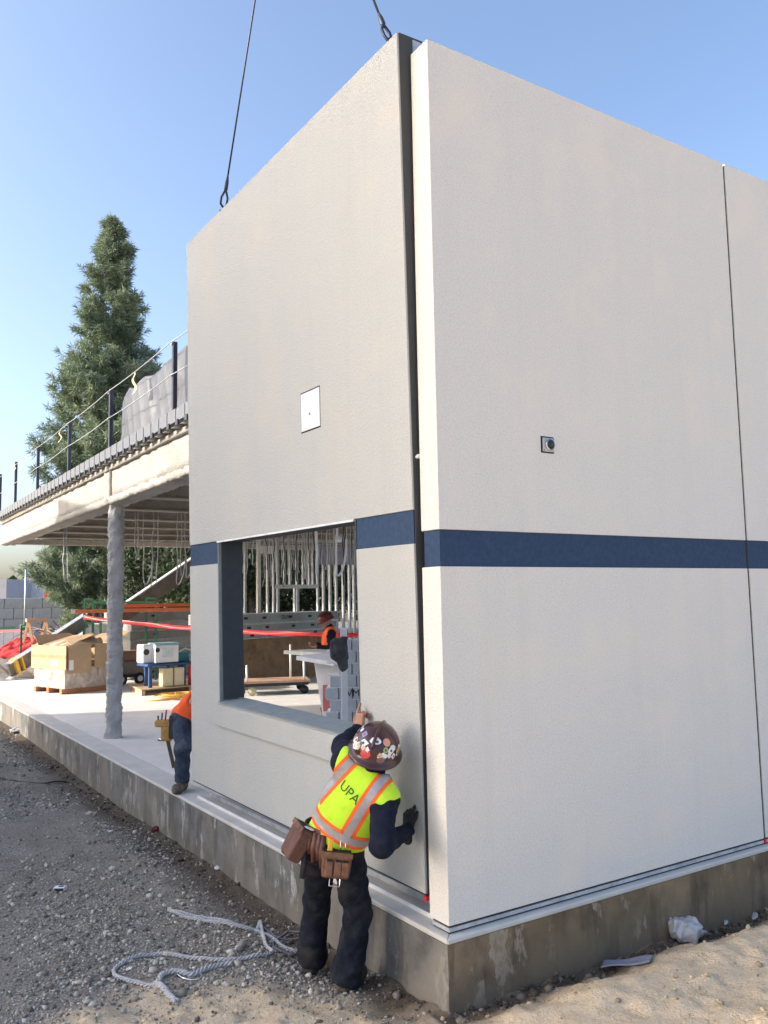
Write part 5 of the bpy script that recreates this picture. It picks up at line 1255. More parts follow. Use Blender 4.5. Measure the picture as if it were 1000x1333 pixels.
def boot_sdf(ankle, toe_dir, zg):
    td = np.asarray(toe_dir, float); td[2] = 0; td /= np.linalg.norm(td); sd2 = np.cross(UZ, td); A3 = np.stack([td, sd2, UZ]); a = np.asarray(ankle, float)
    b0 = np.array([a[0], a[1], zg])
    def f(p):
        d = rbox(p, b0 + td * 0.065 + UZ * 0.045, (0.135, 0.046, 0.045), A3, 0.035)
        d = smin(d, rcone(p, b0 + UZ * 0.06 - td * 0.01, a + UZ * 0.06, 0.052, 0.056), 0.04)
        d = smin(d, ellip(p, b0 + td * 0.14 + UZ * 0.05, (0.065, 0.05, 0.05), A3), 0.03)
        return np.maximum(d, -(p[:, 2] - zg))
    return f, [b0 - td * 0.12, b0 + td * 0.24, a + UZ * 0.14]
def build_person(J, opt):
    """J: joint positions (pelvis, chest, neck, head, L/R sho elb wri hip knee ank); opt: garment materials and labels"""
    J = {k: np.asarray(v, float) for k, v in J.items()}
    t = empty('person', np.array([J['pelvis'][0], J['pelvis'][1], opt['zg']]), opt['label'], 'person')
    up = J['neck'] - J['pelvis']; lft, fwd, upn = frame(up, opt['fwd'])
    if opt.get('by_shoulders'):
        lft = unit((J['Lsho'] - J['Rsho'])[None])[0]; upn = up - lft * (up @ lft); upn /= np.linalg.norm(upn); fwd = np.cross(lft, upn)
    AX = np.stack([lft, fwd, upn])
    hl, hf, hu = frame(opt.get('pel_up', (0, 0, 1)), opt.get('pel_fwd', opt['fwd'])); AH = np.stack([hl, hf, hu])
    allp = list(J.values())
    def torso(p, g):
        d = ellip(p, J['chest'], (0.165 + g, 0.118 + g, 0.19 + g), AX)
        d = smin(d, ellip(p, (J['pelvis'] * 0.55 + J['chest'] * 0.45), (0.152 + g, 0.112 + g, 0.16 + g), AX), 0.10)
        d = smin(d, ellip(p, J['pelvis'], (0.158 + g, 0.115 + g, 0.12 + g), AH), 0.08)
        for s in 'LR': d = smin(d, rcone(p, J['neck'] - upn * 0.03, J[s + 'sho'], 0.062 + g, 0.068 + g), 0.05)
        return d
    def arm(p, s, g):
        d = rcone(p, J[s + 'sho'], J[s + 'elb'], 0.060 + g, 0.050 + g)
        return smin(d, rcone(p, J[s + 'elb'], J[s + 'wri'], 0.051 + g, 0.032 + g * 0.7), 0.03)
    def leg(p, s, g, hem=0.0):
        d = rcone(p, J[s + 'hip'], J[s + 'knee'], 0.088 + g, 0.060 + g)
        return smin(d, rcone(p, J[s + 'knee'], J[s + 'ank'], 0.058 + g, 0.044 + g + hem), 0.04)
    hs = head_sdf(J['head'], opt.get('head_up', up), opt['look'])
    def bodyf(p):
        d = smin(torso(p, -0.014), rcone(p, J['neck'] - upn * 0.05, J['head'] - unit(up[None])[0] * 0.02, 0.056, 0.052), 0.04)
        d = smin(d, hs(p), 0.02)
        for s in 'LR': d = smin(smin(d, arm(p, s, -0.012), 0.05), leg(p, s, -0.014), 0.05)
        return d
    sdf_obj('body', bodyf, allp, 0.18, 0.013, M['skin'], t)
    for s in 'LR':
        if opt.get('hand' + s):
            hd = opt['hand' + s]; f, pts = hand_sdf(J[s + 'wri'], hd['f'], hd['n'], 1 if s == 'L' else -1, hd['curl'], hd.get('thumb', (0.5, 0.75)), hd.get('k', 1.0))
            sdf_obj(hd.get('name', 'hand'), f, pts, 0.03, 0.0042, hd.get('m', M['skin']), t)
    # trousers
    def trf(p):
        d = sminl([ellip(p, J['pelvis'], (0.166, 0.124, 0.125), AH), leg(p, 'L', 0.018, opt.get('hem', 0.02)), leg(p, 'R', 0.018, opt.get('hem', 0.02))], 0.05)
        d = d + wrinkle(p, 0.013, opt['seed'])
        top = (p - (J['pelvis'] + hu * 0.085)) @ hu
        d = np.maximum(d, top)
        for s in 'LR':
            ax2 = unit((J[s + 'ank'] - J[s + 'knee'])[None])[0]
            e = (p - (J[s + 'ank'] + ax2 * opt.get('hemlen', 0.03))) @ ax2; near = np.linalg.norm(p - J[s + 'ank'], axis=1) < 0.2
            d = np.where(near, np.maximum(d, e), d)
        return d
    tro = sdf_obj('trousers', trf, [J[k] for k in J if k[1:] in ('hip', 'knee', 'ank')] + [J['pelvis'], J['pelvis'] + hu * 0.1], 0.19, 0.0105, opt['trousers'], t)
    # upper garment
    def upf(p):
        d = torso(p, 0.006)
        d = smin(d, rcone(p, J['neck'] - upn * 0.06, J['neck'] + upn * 0.035, 0.075, 0.070), 0.04)
        for s in 'LR': d = smin(d, arm(p, s, 0.015), 0.055)
        d = d + wrinkle(p, 0.011, opt['seed'] + 1)
        d = np.maximum(d, -((p - (J['pelvis'] + hu * -0.03)) @ hu))
        for s in 'LR':
            cut = opt.get('sleeve' + s, 0.98); c = J[s + 'elb'] * (1 - cut) + J[s + 'wri'] * cut if cut > 0 else J[s + 'sho'] * (-cut * 0 + 0.45) + J[s + 'elb'] * 0.55
            ax2 = unit(((J[s + 'wri'] - J[s + 'elb']) if cut > 0 else (J[s + 'elb'] - J[s + 'sho']))[None])[0]
            e = (p - c) @ ax2; near = (np.linalg.norm(p - J[s + 'wri'], axis=1) < 0.13) if cut > 0 else (arm(p, s, 0.03) < 0.02) & ((p - J[s + 'sho']) @ unit((J[s + 'elb'] - J[s + 'sho'])[None])[0] > 0.05)
            d = np.where(near, np.maximum(d, e), d)
        return d
    upo = sdf_obj(opt.get('upname', 'sweater'), upf, [J[k] for k in J if k[1:] in ('sho', 'elb', 'wri')] + [J['pelvis'] - hu * 0.05, J['neck'], J['chest']], 0.19, 0.0105, opt['upper'], t)
    # boots
    for s in 'LR':
        f, pts = boot_sdf(J[s + 'ank'], opt['toe' + s], opt.get('zg' + s, opt['zg']))
        sdf_obj('boot', f, pts, 0.05, 0.009, M['boot'] if not opt.get('boot') else opt['boot'], t)
    # vest
    if opt.get('vest'):
        z_hem = opt.get('vest_hem', 0.10)
        def vef(p):
            d = torso(p, 0.027) + wrinkle(p, 0.0045, opt['seed'] + 5)
            hn = unit((upn + hu * 1.2)[None])[0]
            d = np.maximum(d, -((p - (J['pelvis'] + hu * z_hem)) @ hn))
            d = np.maximum(d, -(rcone(p, J['neck'] + fwd * 0.03 - upn * 0.02, J['neck'] + upn * 0.16 + fwd * 0.02, 0.088, 0.10)))
            for s in 'LR':
                sgn = 1 if s == 'L' else -1
                o_ = J[s + 'sho'] + lft * sgn * 0.004
                dv_ = unit((J[s + 'sho'] - J['neck'])[None])[0]
                d = np.where((p - J[s + 'sho']) @ upn > -0.09, np.maximum(d, (p - (J[s + 'sho'] + dv_ * 0.042)) @ dv_), d)
                d = np.maximum(d, -(rcone(p, J[s + 'sho'] - upn * 0.05 + lft * sgn * 0.05, J[s + 'sho'] - upn * 0.13 + lft * sgn * 0.06, 0.066, 0.058)))
            return d
        ve = sdf_obj('vest', vef, [J['pelvis'] + upn * 0.08, J['neck'], J['Lsho'], J['Rsho'], J['chest']], 0.19, 0.0085, opt['vest'], t)
        # reflective bands cut from the vest surface
        cm = (J['pelvis'] + J['chest']) / 2
        def band(planes, off, m, nm):
            bm = bmesh.new(); bm.from_mesh(ve.data)
            for co, no in planes:
                bmesh.ops.bisect_plane(bm, geom=bm.verts[:] + bm.edges[:] + bm.faces[:], plane_co=Vector(co), plane_no=Vector(no), clear_outer=True)
            bm.normal_update()
            ns = [v.normal.copy() for v in bm.verts]
            for v, nn_ in zip(bm.verts, ns): v.co += nn_ * off
            me = bpy.data.meshes.new(nm); bm.to_mesh(me); bm.free(); me.materials.append(m)
            for pl in me.polygons: pl.use_smooth = True
            o = bpy.data.objects.new(nm, me); link(o, ve); o.matrix_parent_inverse = parent_inv(ve); return o
        def strip(c, n_, wd, extra):
            n_ = unit(np.asarray(n_)[None])[0]
            band([(c + n_ * wd * 1.95, n_), (c - n_ * wd * 1.95, -n_)] + extra, 0.0022, M['hivis_or'] if opt['vest'] is M['hivis'] else M['hivis'], 'trim_band')
            band([(c + n_ * wd, n_), (c - n_ * wd, -n_)] + extra, 0.0042, M['reflect'], 'reflective_band')
        wz = opt.get('band_z', 0.155)
        wc = J['pelvis'] + upn * wz
        strip(wc, upn + hu * 0.7, 0.024, [])
        for s in ('LR' if not opt.get('plain_shoulders') else ''):
            sgn = 1 if s == 'L' else -1
            c = J['neck'] + lft * sgn * 0.108
            strip(c, lft + upn * 0.10 * sgn, 0.022, [(wc + upn * 0.04, -upn)])
        opt['_vest'] = ve
    return t, dict(up=upn, fwd=fwd, left=lft, hu=hu, hf=hf, hl=hl, J=J)

def dome_patch(c, A3, Rr, th, ph, sz, off, m, parent, nm='sticker', asp=1.0, n=10):
    """small curved disc lying on an ellipsoid"""
    l, fw, u = A3
    d0 = np.array([math.sin(th) * math.cos(ph), math.sin(th) * math.sin(ph), math.cos(th)])
    e1 = np.cross(d0, (0.3, 0.2, 0.93)); e1 /= np.linalg.norm(e1); e2 = np.cross(d0, e1)
    def on(q):
        q = q / np.linalg.norm(q); k = 1 / np.linalg.norm(q / np.array(Rr)); v = q * (k + off); return np.asarray(c) + l * v[0] + fw * v[1] + u * v[2]
    vs_ = [on(d0)]; fs = []
    for r_ in (0.5, 1.0):
        for k in range(n):
            a = 2 * math.pi * k / n; vs_.append(on(d0 + (e1 * math.cos(a) * asp + e2 * math.sin(a)) * sz * r_ / Rr[0]))
    for k in range(n):
        fs.append((0, 1 + k, 1 + (k + 1) % n)); fs.append((1 + k, 1 + n + k, 1 + n + (k + 1) % n, 1 + (k + 1) % n))
    return from_data(nm, vs_, fs, m, parent, True)
def hard_hat(parent, c, up, fwd, m, full=True, stickers=0, sc=1.0):
    l, fw, u = frame(up, fwd); A3 = np.stack([l, fw, u]); c = np.asarray(c, float); Rr = (0.116 * sc, 0.142 * sc, 0.118 * sc)
    nu, nv = 48, 16; vs_, fs = [], []
    prof = [(math.sin(a), math.cos(a)) for a in np.linspace(0.0, math.pi / 2 * 1.02, nv)]
    for (s, cz) in prof:
        for k in range(nu):
            a = 2 * math.pi * k / nu; ridge = 1 + 0.018 * math.exp(-(math.sin(a) / 0.16) ** 2 * 1) * 0
            vs_.append(c + l * Rr[0] * s * math.cos(a) * ridge + fw * Rr[1] * s * math.sin(a) * ridge + u * Rr[2] * cz)
    brim = [(1.03, -0.012), (1.10, -0.022), (1.18 if full else 1.05, -0.032), (1.19 if full else 1.06, -0.038), (1.10, -0.030), (0.97, -0.016)]
    for (s, z) in brim:
        for k in range(nu):
            a = 2 * math.pi * k / nu; fr = max(0, math.sin(a)); s2 = s if full else (s + 0.22 * fr ** 2 if s > 1.0 else s)
            vs_.append(c + l * Rr[0] * s2 * math.cos(a) + fw * Rr[1] * s2 * math.sin(a) + u * (z - 0.008 * fr))
    rows = nv + len(brim)
    for i in range(rows - 1):
        for k in range(nu):
            a, b = i * nu + k, i * nu + (k + 1) % nu
            fs.append((a, a + nu, b + nu, b))
    h = from_data('hard_hat', vs_, fs, m, parent, True)
    # crown ridge
    MB().tube([c + fw * Rr[1] * math.sin(a) * 1.005 + u * Rr[2] * math.cos(a) * 1.005 for a in np.linspace(-1.15, 1.15, 14)], [0.004] + [0.011] * 12 + [0.004], 8).build('crown_ridge', m, h, True)
    cols = [(0.75, 0.76, 0.8), (0.62, 0.62, 0.6), (0.55, 0.06, 0.05), (0.7, 0.3, 0.22), (0.35, 0.45, 0.1), (0.5, 0.45, 0.3), (0.15, 0.15, 0.16), (0.72, 0.42, 0.16), (0.25, 0.3, 0.45), (0.62, 0.55, 0.42)]
    r2 = random.Random(11)
    for i in range(stickers):
        cc = cols[i % len(cols)] if i % 3 else cols[0]
        mm = mat('sticker_%d' % (cols.index(cc)), cc, 0.45, var=0.25, vs_=40)
        th = r2.choice([1.42, 1.15, 1.35, 1.2, 0.9]) + r2.uniform(-0.08, 0.08); ph = -3.5 + 3.9 * (i / stickers) + r2.uniform(-0.1, 0.1)
        st_ = dome_patch(c, (l, fw, u), Rr, th, ph, r2.uniform(0.013, 0.024), 0.0016, mm, h, asp=r2.choice([0.7, 1.0, 1.0, 1.3, 1.5]), n=r2.choice([4, 6, 12, 12]))
        if i % 2 == 0:
            dome_patch(c, (l, fw, u), Rr, th, ph, 0.008, 0.0026, mat('sticker_ink_%d' % (i % 3), [(0.04, 0.04, 0.05), (0.5, 0.05, 0.05), (0.08, 0.1, 0.2)][i % 3], 0.5), h, n=6)
    return h

jc = ad(441, 849, 9.12)
def jackf(p):
    A3 = np.stack([RX, FY, UZ]); q = (p - jc) @ A3.T
    d = rbox(p, jc + UZ * 0.03, (0.095, 0.04, 0.11), A3, 0.038)
    d = smin(d, rcone(p, jc + RX * 0.02 + UZ * 0.02, jc + RX * 0.045 - UZ * 0.15, 0.07, 0.055), 0.04)
    d = smin(d, rcone(p, jc + UZ * 0.12 - RX * 0.02, jc + UZ * 0.15 + RX * 0.08, 0.028, 0.022), 0.03)
    fold = np.abs(np.sin(q[:, 0] * 40 + q[:, 2] * 7 + 0.8 * np.sin(q[:, 2] * 16))) ** 0.8
    return d + 0.011 * (fold - 0.6) + wrinkle(p, 0.004, 77)
o = sdf_obj('jacket', jackf, [jc - 0.1, jc + 0.1], 0.16, 0.008, mat('jacket_grey', (0.06, 0.06, 0.068), 0.85, var=0.5, vs_=9), None); tag(o, 'dark grey jacket draped over the white upright post', 'jacket')

# ---------------------------------------------------------------- worker in front, guiding the panel
zg = float(gh(-0.32, 0.82))
J1 = dict(pelvis=(-0.435, 0.575, 0.47), chest=(-0.355, 0.405, 0.745), neck=(-0.315, 0.335, 0.905), head=(-0.262, 0.345, 1.035),
          Lsho=(-0.415, 0.440, 0.955), Lelb=(-0.285, 0.700, 1.00), Lwri=(-0.105, 0.800, 1.085),
          Rsho=(-0.270, 0.245, 0.755), Relb=(-0.375, 0.120, 0.535), Rwri=(-0.060, 0.310, 0.535),
          Lhip=(-0.475, 0.655, 0.42), Lknee=(-0.385, 0.885, 0.01), Lank=(-0.375, 0.985, zg + 0.10),
          Rhip=(-0.385, 0.495, 0.42), Rknee=(-0.275, 0.560, 0.01), Rank=(-0.345, 0.590, zg + 0.10))
w1, fr1 = build_person(J1, dict(label='worker in lime safety vest and brown hard hat reaching up to the hanging panel', zg=zg, fwd=(0.62, 0.78, 0.1), pel_fwd=(0.78, 0.62, 0), pel_up=(0.06, -0.12, 1),
    look=(0.70, 0.62, 0.3), head_up=(0.0, -0.42, 0.9), trousers=M['jeans_dark'], upper=M['navy'], seed=3, by_shoulders=True, toeL=(0.75, 0.65, 0), toeR=(0.85, 0.5, 0), zgL=float(gh(-0.37, 0.98)), zgR=float(gh(-0.34, 0.6)), hem=0.034, hemlen=0.03,
    vest=M['hivis'], vest_hem=0.035, band_z=0.13, boot=mat('black_boot', (0.055, 0.045, 0.038), 0.8, dirt=(0.22, 0.18, 0.14)),
    handL=dict(f=(0.22, 0.12, 0.95), n=(0.95, 0.2, -0.1), curl=(0.12, 1.7, 1.8, 1.7), thumb=(0.45, 0.6), k=1.02),
    handR=dict(f=(0.20, 0.22, 0.85), n=(0.95, 0.1, -0.2), curl=(0.55, 1.25, 1.4, 1.4), thumb=(0.95, 0.3), m=M['glove'], name='glove', k=1.05)))
hat1 = hard_hat(w1, np.array(J1['head']) + unit(np.array([[0.0, -0.42, 0.9]]))[0] * 0.012, (0.0, -0.42, 0.9), (0.70, 0.62, 0.3), M['helmet'], True, 40, 1.22)
TR1 = [c for c in w1.children if c.name.startswith('trousers')][0]
# lettering on the back of the vest
V1 = bpy.data.objects[[c.name for c in w1.children if c.name.startswith('vest')][0]]
def letters(s, obj, c, u, v, nrm_, size, m):
    cu = bpy.data.curves.new('lettering', 'FONT'); cu.body = s; cu.size = size; cu.align_x = 'CENTER'; cu.align_y = 'CENTER'
    o = bpy.data.objects.new('lettering_tmp', cu); COL.objects.link(o)
    dg = bpy.context.evaluated_depsgraph_get(); me = bpy.data.meshes.new_from_object(o.evaluated_get(dg)); bpy.data.objects.remove(o)
    bm = bmesh.new(); bm.from_mesh(me); bmesh.ops.triangulate(bm, faces=bm.faces[:]); bmesh.ops.subdivide_edges(bm, edges=bm.edges[:], cuts=1)
    from mathutils.bvhtree import BVHTree
    bvh = BVHTree.FromPolygons([tuple(x.co) for x in obj.data.vertices], [tuple(f.vertices) for f in obj.data.polygons])
    c, u, v, nrm_ = (np.asarray(q, float) for q in (c, u, v, nrm_))
    for x in bm.verts:
        p = c + u * x.co.x + v * x.co.y; h, nn_, _, _ = bvh.ray_cast(Vector(p + nrm_ * 0.3), Vector(-nrm_))
        x.co = Vector(p) if h is None else h + Vector(nrm_) * 0.003
    me2 = bpy.data.meshes.new('lettering'); bm.to_mesh(me2); bm.free(); me2.materials.append(m)
    o = bpy.data.objects.new('lettering', me2); link(o, obj); o.matrix_parent_inverse = parent_inv(obj); return o
bn_ = -fr1['fwd']; uR = -fr1['left']
letters('UPA', V1, np.array(J1['chest']) + fr1['left'] * 0.035 + fr1['up'] * 0.06, uR, fr1['up'], bn_, 0.08, mat('vest_ink', (0.05, 0.10, 0.03), 0.8))
def patch_on(obj, c, u, v, nrm_, wd, ht, m, nm, off=0.004):
    from mathutils.bvhtree import BVHTree
    bvh = BVHTree.FromPolygons([tuple(x.co) for x in obj.data.vertices], [tuple(f.vertices) for f in obj.data.polygons])
    n_ = 9; vs_ = []
    for i in range(n_):
        for j in range(n_):
            a, b = i / (n_ - 1) - 0.5, j / (n_ - 1) - 0.5
            p = c + u * a * wd + v * b * ht * (1 + 0.12 * (1 - abs(a) * 2) * (b < -0.4)); h, nn_, _, _ = bvh.ray_cast(Vector(p + nrm_ * 0.3), Vector(-nrm_))
            vs_.append(np.array(h) + nrm_ * off if h is not None else p)
    fs = [(i * n_ + j, (i + 1) * n_ + j, (i + 1) * n_ + j + 1, i * n_ + j + 1) for i in range(n_ - 1) for j in range(n_ - 1)]
    o = from_data(nm, vs_, fs, m, obj, True); md = o.modifiers.new('t', 'SOLIDIFY'); md.thickness = 0.004; md.offset = 0; return o
M['pocket'] = mat('pocket_cloth', (0.019, 0.022, 0.032), 0.9, var=0.4, vs_=14)
for sg in (-1, 1):
    patch_on(TR1, np.array(J1['pelvis']) + fr1['hl'] * sg * 0.075 - fr1['hu'] * 0.075, fr1['hl'], fr1['hu'], -fr1['hf'], 0.105, 0.12, M['pocket'], 'back_pocket')
# tool belt
pel = np.array(J1['pelvis']); hu, hf, hl = fr1['hu'], fr1['hf'], fr1['hl']
def belt_pt(a, up_=0.0, k=1.0): return pel + hu * (0.055 + up_) + hl * 0.178 * k * math.cos(a) + hf * 0.137 * k * math.sin(a)
bl_o = empty('tool_belt', pel, 'brown leather tool belt with pouches round the front worker\'s waist', 'tool belt')
vs_, fs = [], []; nB = 40
for k in range(nB):
    a = 2 * math.pi * k / nB
    for up_, kk in ((-0.042, 1.0), (-0.042, 1.04), (0.042, 1.04), (0.042, 1.0)): vs_.append(belt_pt(a, up_, kk * 1.02))
for k in range(nB):
    a, b = 4 * k, 4 * ((k + 1) % nB)
    for q in range(4): fs.append((a + q, b + q, b + (q + 1) % 4, a + (q + 1) % 4))
from_data('strap', vs_, fs, M['leather'], bl_o, False)
def pouch(a, w_, h_, d_, drop, m, tilt=0.0, open_=True, nm='pouch'):
    c = belt_pt(a, -drop, 1.08); out = unit((hl * math.cos(a) / 0.178 + hf * math.sin(a) / 0.137)[None])[0]; out = unit((out + UZ * tilt)[None])[0]
    sd2 = np.cross(hu, out); sd2 /= np.linalg.norm(sd2); dn = np.cross(out, sd2); dn = dn if dn @ hu > 0 else -dn
    o = MB().obox(c + out * d_, sd2 * w_, out * d_, dn * h_, 1.12).build(nm, m, bl_o, bevel=0.022, seg=3)
    if open_:
        top = c + out * d_ + dn * h_
        MB().obox(top + dn * 0.002, sd2 * w_ * 0.98, out * d_ * 0.9, dn * 0.004).build('pouch_mouth', M['black'], o)
        MB().obox(top + out * d_ * 1.08 - dn * 0.01, sd2 * w_ * 1.14, out * 0.006, dn * 0.016).build('pouch_rim', M['leather_tan'], o, bevel=0.003)
    return o, c, out, sd2, dn
# right rear pouch with the yellow knife and screwdrivers
po, c, out, sd2, dn = pouch(-2.02, 0.082, 0.075, 0.032, 0.125, M['leather_tan'])
for e in (-0.04, 0.012, 0.055):
    MB().obox(c + out * 0.072 + sd2 * e - dn * 0.01, sd2 * 0.022, out * 0.012, dn * 0.045).build('small_pocket', M['leather_tan'], po, bevel=0.006)
    MB().obox(c + out * 0.075 + sd2 * e + dn * 0.036, sd2 * 0.016, out * 0.008, dn * 0.004).build('pocket_slot', M['black'], po)
MB().tube([c + out * 0.07 + sd2 * -0.03 - dn * 0.07, c + out * 0.085 + sd2 * -0.03 - dn * 0.105, c + out * 0.085 + sd2 * 0.03 - dn * 0.105, c + out * 0.07 + sd2 * 0.03 - dn * 0.07], 0.004, 6).build('hammer_ring', M['chrome'], po)
t = empty('utility_knife', c + dn * 0.07, 'yellow utility knife sticking out of the rear tool pouch', 'knife')
ks = -1 if (c + sd2 * 0.05)[0] > (c - sd2 * 0.05)[0] else 1
kb = c + out * 0.035 + sd2 * 0.045 * ks + dn * 0.045
MB().obox(kb + dn * 0.045, sd2 * 0.017, out * 0.010, dn * 0.05, 0.8).build('handle', M['yellow'], t, bevel=0.004)
MB().obox(kb + dn * 0.01, sd2 * 0.020, out * 0.012, dn * 0.016).build('grip', mat('pale_yellow', (0.7, 0.6, 0.3), 0.5), t, bevel=0.004)
for e, lb in ((0.015, 'left thin screwdriver shank rising from the rear tool pouch'), (0.045, 'right thin screwdriver shank rising from the rear tool pouch')):
    q = c + out * 0.03 - sd2 * e * ks + dn * 0.05
    o = MB().tube([q, q + dn * 0.10], 0.0045, 6).build('screwdriver', M['chrome'], None, True); tag(o, lb, 'screwdriver', 'screwdrivers in the tool pouch')
# left pouches flaring away from the hip
pouch(-0.62, 0.085, 0.10, 0.045, 0.085, M['leather'], 0.5)
pouch(-0.15, 0.075, 0.085, 0.045, 0.12, M['leather'], 0.6)
for a, l_ in ((-1.05, 0.13), (-1.25, 0.17), (-1.42, 0.15), (-1.55, 0.19)):
    p0 = belt_pt(a, 0.02, 1.1); MB().tube([p0, p0 - hu * l_ * 0.5 - hf * 0.012, p0 - hu * l_], [0.016, 0.02, 0.012], 8).build('leather_loop', M['leather'], bl_o, True)
h0 = belt_pt(-0.95, 0.0, 1.2); t = empty('hammer', h0, 'steel claw hammer hanging from the belt loop', 'hammer')
MB().tube([h0 + hu * 0.03, h0 - hu * 0.22], [0.011, 0.014], 8).build('shaft', M['chrome'], t, True)
MB().tube([h0 + hu * 0.03 - hl * 0.05, h0 + hu * 0.035, h0 + hu * 0.02 + hl * 0.055], [0.007, 0.014, 0.016], 8).build('hammer_head', M['chrome'], t, True)
MB().tube([h0 - hu * 0.10, h0 - hu * 0.26], [0.017, 0.019], 8).build('grip', M['darkpl'], t, True)

# ---------------------------------------------------------------- worker half hidden behind the panel
J2 = dict(pelvis=ad(243, 934, 9.25), chest=ad(262, 913, 9.2), neck=ad(279, 897, 9.15), head=ad(291, 886, 9.15),
          Lsho=ad(286, 905, 9.25), Lelb=ad(280, 918, 9.1), Lwri=ad(272, 913, 8.95), Rsho=ad(266, 897, 9.1), Relb=ad(252, 914, 9.0), Rwri=ad(258, 922, 8.9),
          Rhip=ad(237, 940, 9.18), Rknee=ad(238, 975, 8.8), Rank=ad(237, 1018, 8.78), Lhip=ad(252, 940, 9.25), Lknee=ad(260, 968, 9.05), Lank=ad(264, 1000, 9.4))
w2, fr2 = build_person(J2, dict(label='worker in orange shirt and blue jeans mostly hidden behind the hanging panel', zg=0.0, fwd=(-0.1, -0.95, -0.2), pel_fwd=(-0.35, -0.92, 0), pel_up=(0.2, -0.3, 0.9),
    look=(0.1, -0.95, -0.1), trousers=M['jeans'], upper=mat('orange_shirt', (0.9, 0.12, 0.03), 0.8, var=0.15, vs_=10), upname='shirt', seed=9, toeL=(0.2, -1, 0), toeR=(-0.62, -0.78, 0), hem=0.012, hemlen=0.0, zgL=0.0, zgR=0.001, sleeveL=0.98, sleeveR=-1,
    handL=dict(f=(-0.7, -0.6, 0.2), n=(0, -1, 0), curl=(0.3, 0.3, 0.3, 0.3)), handR=dict(f=(-0.4, -0.85, 0.2), n=(-0.8, 0.3, 0), curl=(0.4, 0.4, 0.4, 0.4), m=mat('grey_glove', (0.2, 0.21, 0.22), 0.9), name='glove')))
hard_hat(w2, np.array(J2['head']) + UZ * 0.04, (0.1, -0.1, 1), (0.1, -0.95, -0.1), mat('hat_white', (0.7, 0.7, 0.7), 0.3), False, 0)
tb2 = empty('tool_pouch', J2['Rhip'], 'tan leather tool pouch with hammer on the hip of the half hidden worker', 'tool pouch')
pc2 = ad(213, 944, 9.15); outv = unit((pc2 - np.array(J2['Rhip']))[None])[0]
MB().obox(pc2 + UZ * 0.02, RX * 0.085, FY * 0.05, UZ * 0.035).build('pocket', mat('tan_leather', (0.42, 0.24, 0.07), 0.7, var=0.35, vs_=18), tb2, bevel=0.012)
MB().obox(pc2 + RX * 0.03 - UZ * 0.08, RX * 0.05, FY * 0.045, UZ * 0.08).build('pocket', bpy.data.materials['tan_leather'], tb2, bevel=0.012)
MB().tube([pc2 + RX * 0.05 - UZ * 0.16, pc2 + RX * 0.07 - UZ * 0.13], 0.035, 10).build('tape_measure', M['yellow'], tb2, True)
MB().obox(pc2 + RX * 0.125 - UZ * 0.03, RX * 0.06, FY * 0.06, UZ * 0.11).build('pocket', M['darkpl'], tb2, bevel=0.015)
for k in range(5):
    q = pc2 + RX * (-0.06 + 0.035 * k); MB().tube([q, q + UZ * (0.10 + 0.03 * (k % 3)) + RX * 0.01 * k], 0.009, 6).build('tool_handle', [M['darkpl'], M['bluepl'], mat('red_handle', (0.4, 0.03, 0.03), 0.4)][k % 3], tb2, True)
hq = pc2 + RX * 0.045 - UZ * 0.16
MB().bar(hq, hq - UZ * 0.29 + RX * 0.07, 0.035, 0.022, FY).build('hammer_handle', M['bark'], tb2)
MB().tube([hq - RX * 0.10 + UZ * 0.01, hq + RX * 0.02], [0.018, 0.014], 8).build('hammer_head', M['chrome'], tb2, True)

# ---------------------------------------------------------------- worker beyond the window
b3 = np.array([4.30, 9.02, 0.0]); f3 = unit(np.array([[-0.93, 0.37, 0]]))[0]; l3 = np.cross(UZ, f3)
def q3(f_, l_, z): return b3 + f3 * f_ + l3 * l_ + UZ * z
J3 = dict(pelvis=q3(0, 0, 0.93), chest=q3(0.02, 0, 1.24), neck=q3(0.03, 0, 1.42), head=q3(0.08, 0, 1.575),
          Lsho=q3(0.02, 0.17, 1.37), Lelb=q3(0.03, 0.23, 1.09), Lwri=q3(0.26, 0.12, 1.13), Rsho=q3(0.02, -0.17, 1.37), Relb=q3(0.03, -0.23, 1.09), Rwri=q3(0.26, -0.10, 1.15),
          Lhip=q3(0, 0.09, 0.88), Lknee=q3(0.03, 0.10, 0.48), Lank=q3(0, 0.11, 0.10), Rhip=q3(0, -0.09, 0.88), Rknee=q3(0.03, -0.10, 0.48), Rank=q3(-0.02, -0.11, 0.10))
w3, fr3 = build_person(J3, dict(label='worker in orange vest and dark red hard hat looking down beyond the window opening', zg=-0.002, fwd=f3, look=f3 * 0.85 - UZ * 0.45, head_up=UZ * 0.9 + f3 * 0.35, trousers=M['jeans_dark'], upper=M['navy'], seed=21,
    toeL=f3, toeR=f3, vest=M['hivis_or'], vest_hem=-0.02, band_z=0.08, plain_shoulders=True,
    handL=dict(f=f3 * 0.8 - l3 * 0.5, n=UZ, curl=(0.6, 0.6, 0.6, 0.6)), handR=dict(f=f3 * 0.8 + l3 * 0.5, n=UZ, curl=(0.6, 0.6, 0.6, 0.6))))
hard_hat(w3, np.array(J3['head']) + unit((UZ * 0.9 + f3 * 0.35)[None])[0] * 0.035, UZ * 0.9 + f3 * 0.35, f3 * 0.85 - UZ * 0.45, mat('hat_red', (0.12, 0.02, 0.02), 0.35), False, 0)
hc = np.array(J3['head']) + f3 * 0.085
MB().obox(hc + UZ * 0.015 - f3 * 0.002, l3 * 0.07, f3 * 0.012, UZ * 0.018).build('safety_glasses', mat('glasses_amber', (0.6, 0.25, 0.1), 0.2), w3, bevel=0.006)
